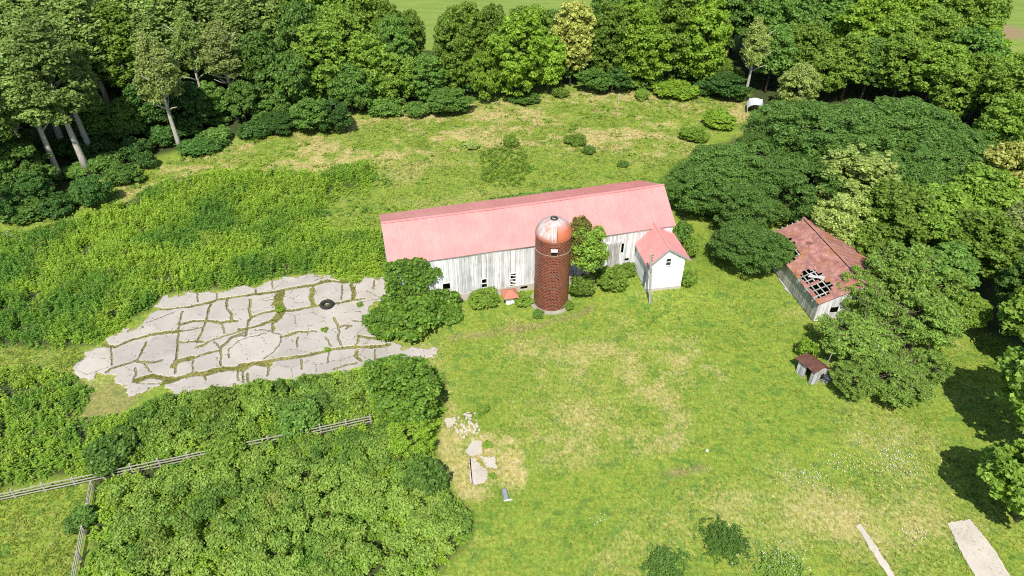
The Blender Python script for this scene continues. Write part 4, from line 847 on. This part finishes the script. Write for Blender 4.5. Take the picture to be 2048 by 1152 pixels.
for bx, by, R, H, m_ in [(1390,120,52,18,'mid'),(1450,130,50,18,'dark'),(1520,150,48,17,'dark'),(1575,150,46,16,'dark'),(1640,150,54,17,'dark'),(1600,110,54,18,'mid'),(1700,165,56,17,'bright'),(1760,180,54,15,'mid'),(1690,115,55,18,'mid'),(1780,130,56,18,'bright'),(1830,185,54,16,'mid'),(1890,150,56,17,'mid'),(1860,100,55,17,'mid'),(1935,190,50,13,'bright'),(1990,235,52,10.5,'bright'),(2060,240,56,10,'mid'),(1935,240,48,12,'mid'),(2090,190,50,9,'mid'),(1905,85,50,14,'mid'),(1500,95,52,17,'mid'),(1420,80,52,17,'mid'),(1340,80,52,16,'mid'),(1260,85,44,15,'mid'),(1550,70,55,16,'mid'),(1650,70,55,16,'mid'),(1750,70,55,16,'mid'),(1850,60,50,14,'mid'),(2060,330,60,13,'mid'),(2090,420,60,13,'dark'),(1300,100,50,16,'mid'),(1460,105,52,17,'mid'),(1550,110,52,17,'dark'),(1650,105,54,18,'mid'),(1730,95,54,17,'mid'),(1800,90,54,16,'mid'),(1920,120,54,16,'mid'),(2000,290,60,14,'mid'),(2060,285,60,13,'mid'),(1980,345,60,13,'mid'),(2110,330,60,13,'mid'),(2040,400,60,13,'mid'),(1590,185,46,13,'mid'),(1530,185,44,13,'dark'),(1680,200,54,13,'mid'),(1780,210,54,14,'mid'),(1840,225,54,13,'mid'),(1900,205,54,14,'dark'),(1960,250,54,10,'mid'),(1720,200,50,12,'dark'),(1890,255,50,12,'mid'),(2020,190,50,8,'mid')]:
    TB('maple', bx, by, R, H, m_, BACKR, group='packed canopy trees of the upper right woods')
G = 'fine leaved dark locust trees behind the derelict shed'
for a in [(1450,340,105,10,'dark feathery locust tree nearest the barn end'), (1640,270,122,11.5,'large feathery locust tree at the top of the locust clump'), (1795,265,122,11.5,'widest feathery locust tree in the middle of the clump'), (1900,310,105,10.5,'right hand feathery locust tree of the clump'), (1585,365,100,9,'feathery locust tree between barn end and derelict shed'), (1730,360,105,9,'feathery locust tree above the lime green tree'), (1540,285,80,9.5,'feathery locust tree at the pasture side of the clump'), (1395,372,72,8,'small feathery locust tree closest to the barn roof corner'), (1490,410,78,8,'feathery locust tree in the dip above the rounded dark locust'), (1670,330,90,9.5,'feathery locust tree in the middle front of the clump'), (1840,380,85,9,'feathery locust tree at the lower right of the clump')]:
    TC('locust', *a[:4], 'locust', a[4], group=G)
TC('locust', 1503,492,82,7,'locust','rounded dark locust tree at the left wall of the derelict shed')
TC('hedge', 1545,505,42,5,'dark','glossy dark broad leaved bush beside the derelict shed wall', name='bush', cat='bush')
TC('hedge', 1430,395,46,5,'dark','glossy bush growing under the locust nearest the barn end', name='bush', cat='bush')
for a in [('hedgetree',1705,375,72,11,'lime','lime green tree standing over the far end of the derelict shed'), ('hedge',1668,450,52,8.5,'lime','small lime green tree touching the derelict shed roof'), ('maple',1800,430,80,11,'mid','green tree between the lime tree and the right woods'), ('maple',1880,440,78,11.5,'mid','green tree right of the lime green tree'), ('maple',1960,400,74,12,'mid','green tree under the yellow tree at the right edge'),
          ('hedge',2025,345,62,11,'yellow','yellow green tree at the right edge of the photo'), ('maple',1975,490,76,11,'mid','big green tree above the shaded right hand edge of the lawn'), ('maple',2050,480,70,12,'olive','olive green tree cut by the right edge above the dark shade'), ('maple',1890,540,62,9,'dark','dense dark green tree at the head of the sunlit lawn corner'), ('hedge',1925,620,52,6,'mid','low green tree at the lawn corner beside the shaggy trees'), ('maple',2065,590,60,10,'dark','dark shaded tree at the right edge above the lawn')]:
    TC(*a[:6], a[6])
TC('hedge', 1738,488,46,6.5,'mid','green tree pressed against the far side of the derelict shed roof')
TC('hedge', 1772,535,44,6.5,'loose','grey green tree behind the near end of the derelict shed roof')
TC('hedge', 1690,470,34,7.0,'lime','small pale tree over the ridge of the derelict shed')
G = 'shaggy fine leaved trees in front of the derelict shed'
for a in [(1800,560,84,8.0,'tallest shaggy tree beside the derelict shed roof'), (1725,672,86,6.0,'shaggy tree standing over the collapsed outhouse'), (1840,650,84,6.8,'shaggy tree at the right of the shaggy clump'), (1716,588,50,6.2,'shaggy tree hiding the front gable of the derelict shed'), (1790,745,88,4.8,'lowest shaggy tree nearest the open lawn'), (1885,590,62,6.6,'shaggy tree at the far right of the clump'), (1715,765,48,3.6,'low shaggy tree right beside the collapsed outhouse'), (1765,630,70,7.0,'shaggy tree in the middle of the shaggy clump'), (1855,735,48,3.8,'small shaggy tree at the sunny right edge of the clump')]:
    TC('shaggy', *a[:4], 'loose', a[4], group=G)
TC('sprig', 1612,697,22,2.6,'bright','bright young sapling left of the collapsed outhouse', name='bush', cat='bush')
TC('yard', 2085,968,88,8,'mid','bright leaved yard tree cut by the right edge')
TB('yard', 2064,905,112,12,'mid','yard tree just beyond the right edge casting shade on the lawn')
TB('yard', 2075,745,100,10,'mid','tree beyond the right edge shading the lawn corner')
# trees and bushes round the buildings
TB('tallbush', 1168,592,38,10.2,'mid','tall bush growing right behind the silo against the barn')
TB('tallbush', 1150,586,27,11.6,'amber','bronze tinted tree top rising above the barn eave by the silo')
TC('shrub', 1165,575,30,3.0,'mid','rounded shrub at the right foot of the silo', name='shrub', cat='shrub')
TC('shrub', 1225,556,38,2.0,'mid','spreading shrub between silo and white house', name='shrub', cat='shrub')
TC('hedge', 812,785,82,6.2,'vine','dense round green tree at the end of the concrete yard')
TC('shaggy', 815,868,56,3.6,'bright','loose light green shrub below the dense round tree', name='shrub', cat='shrub')
SH = [(968,598,36,1.8,'mid','leafy shrub against the barn wall left of the pump house'), (1045,600,22,1.2,'mid','low weeds between pump house and silo'), (1075,628,12,.9,'dark','small dark plant at the front foot of the silo'), (1376,558,18,2.4,'mid','climbing shrub on the right wall of the white house'), (1380,500,20,3.4,'mid','vine shrub between barn end and white house'), (1365,470,20,3.4,'dark','dark vine under the right barn eave'),
      (1262,505,16,3.0,'vine','ivy clump on the barn wall left of the white house'), (1232,520,18,2.6,'vine','ivy hanging beside the open barn doorway'), (600,838,48,2.8,'dark','dark shrub overhanging the fence gap in the thicket'), (520,800,40,2.4,'mid','shrub at the lower edge of the concrete yard'), (430,815,44,2.4,'mid','rounded shrub below the lower left of the concrete'), (215,910,46,3.0,'dark','dark bush between the two fences'),
      (160,1040,30,1.6,'dark','small dark bush over the sagging rail fence'), (855,955,40,3.0,'dark','dark pointed bush at the right edge of the thicket'), (448,905,40,2.2,'mid','mid green bush against the plank fence'), (640,800,34,2.0,'dark','small dark bush under the concrete yard'), (830,640,62,3.6,'vine','dark leafy mound at the foot of the ivy covered barn corner'), (770,650,42,2.2,'vine','low leafy mound spilling onto the concrete yard'),
      (1020,283,16,2.0,'mid','upright bush alone in the back pasture'), (1150,280,26,1.2,'mid','low dark weeds in the back pasture left of centre line'), (1178,300,18,1.0,'dark','small dark thistle clump in the back pasture'), (1245,328,12,.8,'dark','tiny dark weed behind the barn roof'), (945,290,16,1.0,'lime','yellowish weed clump in the dry pasture'), (1285,190,16,2.0,'mid','bush at the pasture end near the grey post'), (1440,240,40,2.2,'bright','bright bush at the right end of the dry pasture'), (1390,270,28,1.8,'mid','bush on the right pasture edge'), (1120,186,16,1.8,'mid','small bush below the yellow tree'), (1350,180,46,2.6,'bright','bright shrub bank under the right hedgerow'), (1245,160,40,2.8,'mid','shrub bank right of the yellow tree'),
      (1240,540,30,1.6,'mid','weeds in front of the barn doorway'), (1135,610,14,.9,'mid','weed tuft at the right base of the silo')]
for a in SH: TC('shrub', *a[:4], a[4], a[5], name='shrub', cat='shrub')
for cx, cy, R, H, m_, lb in [(965,820,16,.8,'mid','small weed beside the far end of the broken path'), (974,890,12,.7,'bright','tuft beside the rounded path slab'), (985,952,10,.5,'mid','tuft below the arrow shaped slab'), (560,618,11,.7,'bright','tall grass tuft in a joint of the upper concrete'), (655,700,8,.5,'bright','grass tuft in the long lower joint of the concrete'), (650,660,8,.5,'bright','tuft in the middle of the white chipped concrete'), (720,610,8,.5,'mid','weed tuft right of the tractor tire')]:
    TC('sprig', cx, cy, R, H, m_, lb, name='weed_clump', cat='weeds')
UND = 'low understory tree filling the shade inside the upper left woods'
ur = random.Random(11)
for bx, by in [(60,385),(210,292),(40,340),(260,285),(310,270),(335,262),(395,262),(440,250),(300,230),(360,235),(230,235),(500,242),(530,225),(420,225),(60,290),(180,255),(460,205),(545,205),(-10,380),(10,320),(590,215),(390,205)]:
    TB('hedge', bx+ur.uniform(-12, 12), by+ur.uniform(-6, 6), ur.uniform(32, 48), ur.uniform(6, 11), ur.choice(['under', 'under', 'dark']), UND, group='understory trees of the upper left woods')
EDGE = 'dark undergrowth shrub along the foot of the woods'
ur = random.Random(3)
for cx, cy in [(40,430),(110,410),(180,380),(240,345),(300,318),(270,295),(400,290),(450,272),(510,258),(560,247),(610,236),(680,228),(380,262),(330,280),(210,325),(150,338),(80,380),(10,400),(770,214),(830,214),(900,205),(1060,196),(1190,168),(1300,168),(1400,180),(140,300),(200,290),(250,260),(320,245),(60,340),(430,240),(480,215),(560,220),(370,215),(280,235),(90,290),(1230,150),(1360,150),(1440,165)]:
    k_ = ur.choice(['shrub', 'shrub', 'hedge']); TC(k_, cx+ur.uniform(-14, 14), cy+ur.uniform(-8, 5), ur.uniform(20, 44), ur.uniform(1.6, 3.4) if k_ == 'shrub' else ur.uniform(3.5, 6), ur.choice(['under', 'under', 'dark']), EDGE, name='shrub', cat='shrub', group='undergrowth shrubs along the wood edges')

def stuff(name, V, Fq, mat, label, cat, attrs=True, kind_='stuff'):
    me = mesh_np(name, V, Fq); me.materials.append(mat)
    if attrs:
        d_, b_, w_, f_ = zones(V[:, 0].astype(float), V[:, 1].astype(float))
        for k, v in zip(('dry', 'bare', 'weed', 'field'), (d_, b_*.4, w_*0, f_)): attr(me, k, v)
    return tag(link(name, me), label, cat, None, kind_)

# ivy on the barn corner
r = np.random.RandomState(5); lob = []
for k in range(420):
    s = r.uniform(-.6, 5.6); z = r.uniform(.2, 6.9)
    if s > 4.6+.7*math.sin(z*1.7)-.10*z*(z < 3) and z > 1.5: continue
    c = wO+bU*s+bN*(.12+.35*r.rand()); lob.append((c[0], c[1], z, r.uniform(.25, .5), r.uniform(.25, .4), r.uniform(.25, .5)))
for k in range(230):
    c = wO+bU*r.uniform(-1.8, 7.0)+bN*r.uniform(.4, 4.2); d_ = np.dot(c-wO, bN); lob.append((c[0], c[1], max(.3, 2.5*(1-d_/4.8)*r.uniform(.3, 1.15)), r.uniform(.3, .6), r.uniform(.3, .6), r.uniform(.3, .5)))
V, Fq = lobe_leaves(lob, 20000, .27, 1.3, r, .3, 1.0, .05, under=-.3, thick=(.5, 1.1)); me = mesh_np('ivy', V, Fq); me.materials.append(LEAF['vine'])
tag(link('ivy', me), 'thick dark ivy climbing the left corner of the barn up to the roof', 'ivy')
lob = []
for k in range(26):
    t = k/25; c = fL*(1-t)+fR*t; c = fL+(fR-fL)*(.40+.36*t); lob.append((c[0]+r.normal()*.1, c[1]+.25, HE-.25+r.normal()*.15, .5, .4, .35))
V, Fq = lobe_leaves(lob, 2600, .22, 1.4, r, .3, .7); me = mesh_np('climbing_vine', V, Fq); me.materials.append(LEAF['dark']); tag(link('climbing_vine', me), 'dark vine trailing along the rear eave of the barn roof', 'vine')

# tall weeds: upright leafy stalks merged into one sheet of growth
def sample(poly, n, r, fuzz=0):
    a = np.array(poly); lo = a.min(0)-fuzz; hi = a.max(0)+fuzz; P_ = r.uniform(lo, hi, (n, 2)); q = P_+fuzz*2*np.stack([fnoise(P_[:, 0], P_[:, 1], 5, 501, 3)-.5, fnoise(P_[:, 0], P_[:, 1], 5, 503, 3)-.5], 1)+fuzz*.25*r.normal(size=P_.shape); return P_[pip(q[:, 0], q[:, 1], poly)]
def area(poly): a = np.array(poly); x, y = a[:, 0], a[:, 1]; return abs(np.dot(x, np.roll(y, 1))-np.dot(y, np.roll(x, 1)))/2
def stalks(pts, hgt, nl, lsize, r, spread=.28, asp=2.4):
    n = len(pts); z0 = ghf(pts[:, 0], pts[:, 1]); V = []
    lean = r.normal(size=(n, 2))*.08
    for k in range(nl):
        t = (k+.6)/nl; z = hgt*t; rad = spread*(1.05-t)**.7*r.uniform(.5, 1.2, n); a = r.uniform(0, 6.283, n); 
        p = np.stack([pts[:, 0]+lean[:, 0]*z+np.cos(a)*rad*.6, pts[:, 1]+lean[:, 1]*z+np.sin(a)*rad*.6, z0+z], 1)
        out = np.stack([np.cos(a), np.sin(a), np.full(n, -.25+.9*t)], 1); out = unit(out); side = unit(np.cross(out, [0, 0, 1.0])); s = lsize*r.uniform(.7, 1.3, (n, 1))*(1.15-.5*t)
        L = out*s*.5*asp**.5; W = side*s*.5/asp**.5; up = np.array([0, 0, .10])*s
        V.append(np.stack([p-L*.3, p+L*.5+W+up, p+L*1.6-up, p+L*.5-W+up], 1))
    V = np.stack(V, 1).reshape(-1, 3); return V, np.arange(len(V)).reshape(-1, 4)
BIG = P([(-60,420),(150,400),(320,330),(480,290),(620,245),(745,236),(860,210),(1000,205),(1150,180),(1320,175),(1490,190),(1520,240),(1400,280),(1360,345),(1330,380),(760,440),(770,540),(640,460),(640,380),(430,360),(250,400),(60,470)])
BARNF = [tuple((eL-bU*.5+bN)[:2]), tuple((eR+bU*.5+bN)[:2]), tuple(fR[:2]), tuple(fL[:2])]
for k, (cx, cy, R, H, lb) in enumerate([(1447,1085,44,.95,'dark weed clump in the lower lawn, the rounder and higher one'), (1330,1132,42,.9,'dark weed clump at the bottom edge of the lawn'), (1565,1146,46,.7,'flowering weed clump at the bottom edge with white blooms')]):
    rk = np.random.RandomState(60+k); p = ug(cx, cy); Rm = R*math.hypot(p[0], p[1], CAMH)/F; q = rk.normal(size=(260, 2))*Rm*.42; q = q[np.hypot(q[:, 0], q[:, 1]) < Rm*1.15]; dd = np.hypot(q[:, 0], q[:, 1])/Rm
    V, Fq = stalks(q, H*(1.05-.5*dd)*rk.uniform(.6, 1.2, len(q)), 9, .20, rk, .2, 2.6); fm = mesh_np('foliage', V, Fq); fm.materials.append(LEAF['dark' if k != 2 else 'loose']); t = thing('weed_clump', lb, 'weeds', tuple(p)); link('foliage', fm, None, t)
    mb = MB()
    for m in range(14): a_ = m*2.4; mb.tube([(0, 0, 0), (math.cos(a_)*.25*(m % 4), math.sin(a_)*.25*(m % 4), H*.7)], [.015, .008], 4)
    mb.build('stem', BARK['brown'], t)
vis_f = [(fa0+(fa1-fa0)*t0, fa0+(fa1-fa0)*t1) for t0, t1 in ((.03, .72), (.82, 1.0))]
def clear_fence(p):
    k = np.ones(len(p), bool)
    for A, B in vis_f+[(fb0, fb1)]:
        dx = segdist(p[:, 0], p[:, 1], [A, B]); front = p[:, 1] < np.interp(p[:, 0], sorted([A[0], B[0]]), [A[1], B[1]] if A[0] < B[0] else [B[1], A[1]])
        k &= ~((dx < .65) & front) & (dx > .2)
    return k
r = np.random.RandomState(21)
pw = sample(Z_WEED, int(area(Z_WEED)*19), r, 2.2); pw = pw[(fnoise(pw[:, 0], pw[:, 1], 1.6, 301, 3) > .34) & (polydist(pw[:, 0], pw[:, 1], PAD) < -.15)]
hg = (.65+1.2*fnoise(pw[:, 0], pw[:, 1], 4.0, 201, 3))*np.clip(polydist(pw[:, 0], pw[:, 1], Z_WEED)/2.0+.5, .3, 1)
V, Fq = stalks(pw, hg*r.uniform(.75, 1.25, len(pw)), 21, .25, r, .32)
stuff('tall_weeds', V, Fq, LEAF['weed'], 'dense tall green weeds filling the slope above the concrete yard', 'weeds', False)
pw = sample(Z_LOW, int(area(Z_LOW)*9), r); pw = pw[fnoise(pw[:, 0], pw[:, 1], 1.5, 305, 3) > .33]; pw = pw[clear_fence(pw)]
hg = (.4+1.3*fnoise(pw[:, 0], pw[:, 1], 3.5, 205, 3))*np.clip(polydist(pw[:, 0], pw[:, 1], Z_LOW)/1.8+.3, .25, 1)
V, Fq = stalks(pw, hg*r.uniform(.75, 1.2, len(pw)), 19, .24, r, .30)
stuff('tall_weeds', V, Fq, LEAF['weed'], 'tall weeds along the plank fence below the concrete yard', 'weeds', False)
pw = sample(BIG, int(area(BIG)*5), r); cl_ = fnoise(pw[:, 0], pw[:, 1], 2.2, 311, 3); ne = np.clip(1+polydist(pw[:, 0], pw[:, 1], Z_WEED)/5.0, 0, 1)*.22
pw = pw[(cl_ > .70-ne) & ~pip(pw[:, 0], pw[:, 1], BARNF)]
V, Fq = stalks(pw, r.uniform(.2, .75, len(pw)), 9, .26, r, .3); stuff('pasture_weeds', V, Fq, LEAF['weed'], 'scattered weed clumps through the rough pasture behind the barn', 'weeds', False)
cl_p = P([(962,305),(1010,285),(1048,298),(1060,345),(1045,372),(990,375),(958,358)]); pw = sample(cl_p, 900, r, .6); pw = pw[r.rand(len(pw)) < .7]; V, Fq = stalks(pw, r.uniform(.3, .85, len(pw)), 12, .22, r, .2); stuff('tall_weeds', V, Fq, LEAF['mid'], 'dark patch of upright weeds in the pasture behind the silo', 'weeds', False)
ed = P([(-60,440),(60,425),(150,385),(320,318),(480,275),(620,238),(745,226),(860,200),(1000,190),(1150,172),(1320,168),(1500,185),(1500,215),(1320,190),(1150,192),(1000,210),(860,222),(745,248),(620,258),(480,298),(320,343),(150,415),(-60,470)])
pw = sample(ed, int(area(ed)*4), r); pw = pw[fnoise(pw[:, 0], pw[:, 1], 2.5, 315, 3) > .45]
V, Fq = stalks(pw, r.uniform(.3, 1.5, len(pw)), 11, .30, r, .35); stuff('edge_weeds', V, Fq, LEAF['dark'], 'ragged weeds along the foot of the hedgerow and woods', 'weeds', False)
# bramble thicket: hummocks of small leaves
lp = sample(Z_BRAMBLE, int(area(Z_BRAMBLE)*1.5), r); lp = lp[clear_fence(lp) & (polydist(lp[:, 0], lp[:, 1], Z_BRAMBLE) > .5)]; dfen = np.minimum(segdist(lp[:, 0], lp[:, 1], [fa0, fa1]), 9)
hh = .2+2.3*fnoise(lp[:, 0], lp[:, 1], 5.0, 211, 3); hh *= np.clip(polydist(lp[:, 0], lp[:, 1], Z_BRAMBLE)/3+.3, .3, 1)*np.clip(dfen/4, .25, 1)
lob = [(x, y, h*.8, r.uniform(.35, .9), r.uniform(.35, .9), r.uniform(.35, .75)) for (x, y), h in zip(lp, hh)]
V, Fq = lobe_leaves(lob, 135000, .175, 1.4, r, .5, 1.0, .03, under=-.3, thick=(.5, 1.1)); stuff('bramble_thicket', V, Fq, LEAF['bramble'], 'rolling bramble and vine thicket covering the lower left of the photo', 'brambles', False)

# grasses
def blades(pts, h, wdt, lean, r, per=3):
    n = len(pts); pts = np.repeat(pts, per, 0); n = len(pts); h = np.repeat(h, per)*r.uniform(.6, 1.3, n); a = r.uniform(0, 6.283, n)
    p = np.stack([pts[:, 0]+r.normal(size=n)*.16, pts[:, 1]+r.normal(size=n)*.16, ghf(pts[:, 0], pts[:, 1])+0.0], 1); d = np.stack([np.cos(a), np.sin(a), np.zeros(n)], 1); s = np.stack([-np.sin(a), np.cos(a), np.zeros(n)], 1)
    ln = r.uniform(.3, 1, n)*lean; hv = h[:, None]; w_ = (wdt*r.uniform(.6, 1.4, n))[:, None]
    p1 = p+d*(hv*ln[:, None]*.8)+np.array([0, 0, 1])*hv*.45; p2 = p+d*hv*ln[:, None]*1.7+np.array([0, 0, 1])*hv*(.62-.4*ln[:, None])
    V = np.stack([p-s*w_*.5+[0, 0, -.03], p+s*w_*.5+[0, 0, -.03], p1+s*w_*.4, p2, p1-s*w_*.4], 1).reshape(-1, 3); return V, np.arange(len(V)).reshape(-1, 5)
r = np.random.RandomState(33)
pg = sample(BIG, int(area(BIG)*11), r); V, Fq = blades(pg, .10+.26*fnoise(pg[:, 0], pg[:, 1], 2.5, 401, 3), .075, 1.1, r, 3)
stuff('pasture_grass', V, Fq, MAT_BLADE, 'rough half dry pasture grass behind the barn', 'grass')
LAWN = P([(860,700),(900,640),(1000,640),(1180,610),(1290,600),(1390,560),(1380,470),(1440,450),(1440,560),(1560,590),(1650,680),(1600,780),(1700,820),(1880,790),(1900,690),(2060,660),(2060,1160),(850,1160),(950,1060),(900,960),(890,860),(880,760)])
pg = sample(LAWN, int(area(LAWN)*26), r); V, Fq = blades(pg, .06+.13*fnoise(pg[:, 0], pg[:, 1], 1.5, 405, 3), .075, 1.2, r, 2)
stuff('lawn_grass', V, Fq, MAT_BLADE, 'short mown lawn grass across the farmyard', 'grass')
LL = P([(-60,995),(140,965),(175,985),(160,1060),(150,1180),(-60,1180)]); L2 = P([(-60,700),(150,690),(170,720),(150,745),(60,735),(-60,748)])
pg = np.concatenate([sample(LL, int(area(LL)*22), r), sample(L2, int(area(L2)*20), r)]); V, Fq = blades(pg, .12+.2*fnoise(pg[:, 0], pg[:, 1], 1.5, 409, 3), .06, 1.1, r, 3)
stuff('paddock_grass', V, Fq, MAT_BLADE, 'uncut green grass inside the fence corner at lower left', 'grass')
# weeds rooted in the pavement joints
m_ = (PADE > -.2) & (PADJ < -.02); jp = np.stack([PADX[m_], PADY[m_]], 1); jp = jp[r.rand(len(jp)) < .25+.75*fnoise(jp[:, 0], jp[:, 1], 1.8, 413, 3)]; jp = jp+r.uniform(-.05, .05, jp.shape)
V, Fq = blades(jp, .08+.42*fnoise(jp[:, 0], jp[:, 1], 1.6, 417, 3)**2, .05, 1.0, r, 5); stuff('joint_weeds', V, Fq, MAT_BLADE, 'grass and weeds growing along the pavement joints', 'weeds')
sr = np.repeat(np.array(SLABRIM), 7, 0); sr = sr+r.normal(size=sr.shape)*.08; V, Fq = blades(sr, np.full(len(sr), .09), .045, .8, r, 2); stuff('edge_grass', V, Fq, MAT_BLADE, 'grass creeping over the edges of the lawn slabs', 'grass')
# white clover heads on the lawn
fl = []
for cx, cy, sx, sy, n in [(1800,925,1.4,1.3,320),(1690,925,1.3,.8,150),(1610,955,1.4,.5,150),(1770,870,1.6,.8,60),(1830,1070,.5,.4,50),(1560,1120,1.6,.9,150),(1480,1085,.8,.8,24),(1650,960,5,2.5,60),(1420,1050,5,3,40),(1200,1040,.4,.3,18),(1450,1050,.3,.3,14)]:
    p = ug(cx, cy); q = r.normal(size=(n, 2))*[sx, sy]+p[:2]; fl.append(np.column_stack([q, ghf(q[:, 0], q[:, 1])+r.uniform(.10, .2, n)+(.35 if cy > 1100 else 0)]))
fl = np.concatenate(fl); V, Fq = leaves(fl, unit(r.normal(size=fl.shape)*.4+[0, 0, 1]), +.075, 1.1, r); stuff('clover_flowers', V, Fq, plain('petal_white', (.68, .68, .63), .8, .1), 'white flower heads scattered over the lower right lawn', 'flowers', False)
# chalky stone and rubble
def rock(label, c, s, mat, seed, n=1, name='rock'):
    rr = np.random.RandomState(seed); mb = MB()
    for k in range(n):
        o = np.array([rr.normal()*s*1.1, rr.normal()*s*1.1, 0]) if n > 1 else np.zeros(3); q = s*(rr.uniform(.25, .5) if n > 1 else 1); vs = []
        for z, rad in ((0, .9), (.35, 1), (.65, .6)):
            for i in range(7): a_ = i*.8976; u = rad*q*rr.uniform(.75, 1.15)*.5; vs.append((o[0]+math.cos(a_)*u, o[1]+math.sin(a_)*u, z*q))
        b = len(mb.v); mb.v += vs; mb.f += [(b+l*7+i, b+l*7+(i+1) % 7, b+l*7+7+(i+1) % 7, b+l*7+7+i) for l in (0, 1) for i in range(7)]+[tuple(b+14+i for i in range(7))]
    return tag(mb.build(name, mat, None, tuple(c)), label, 'rocks' if n > 1 else 'rock', None, 'stuff' if n > 60 else None)
rock('white stone alone on the open lawn', ug(1414, 902), .32, plain('chalk', (.66, .64, .60), .9, .1), 3)
rock('heap of broken white rubble at the far end of the path', ug(935, 858), .62, MAT_CONC2, 5, 70, 'rubble')
mb = MB(); lp_ = ug(8, 478)
for k, (dx, dy, L, a_) in enumerate([(0, 0, 2.4, .2), (.5, .5, 2.0, -.5), (-.4, .6, 1.6, .9), (.2, -.5, 1.4, 1.6)]): mb.tube([(dx-L/2*math.cos(a_), dy-L/2*math.sin(a_), .2+.1*k), (dx+L/2*math.cos(a_), dy+L/2*math.sin(a_), .25+.1*k)], [.14, .10], 7)
tag(mb.build('log_pile', BARK['pale'], None, tuple(lp_)), 'pale pile of cut logs at the left edge below the woods', 'logs')
# dead snags in the right woods
mb = MB(); b_ = ug(1610, 185); rr = random.Random(8); mb.tube([(0, 0, 0), (.1, 0, 3), (.3, .1, 6.5)], [.25, .2, .1], 7)
for k in range(9):
    a_ = k*2.4; z = 2.2+k*.45; L = rr.uniform(1.6, 3.0); mb.tube([(.15, 0, z), (.15+math.cos(a_)*L*.6, math.sin(a_)*L*.6, z+L*.5), (.15+math.cos(a_)*L, math.sin(a_)*L, z+L*.9)], [.09, .06, .02], 5)
tag(mb.build('dead_tree', BARK['pale'], None, (b_[0], b_[1]-1, 0)), 'bare dead branching tree in the shade of the right woods', 'dead tree')
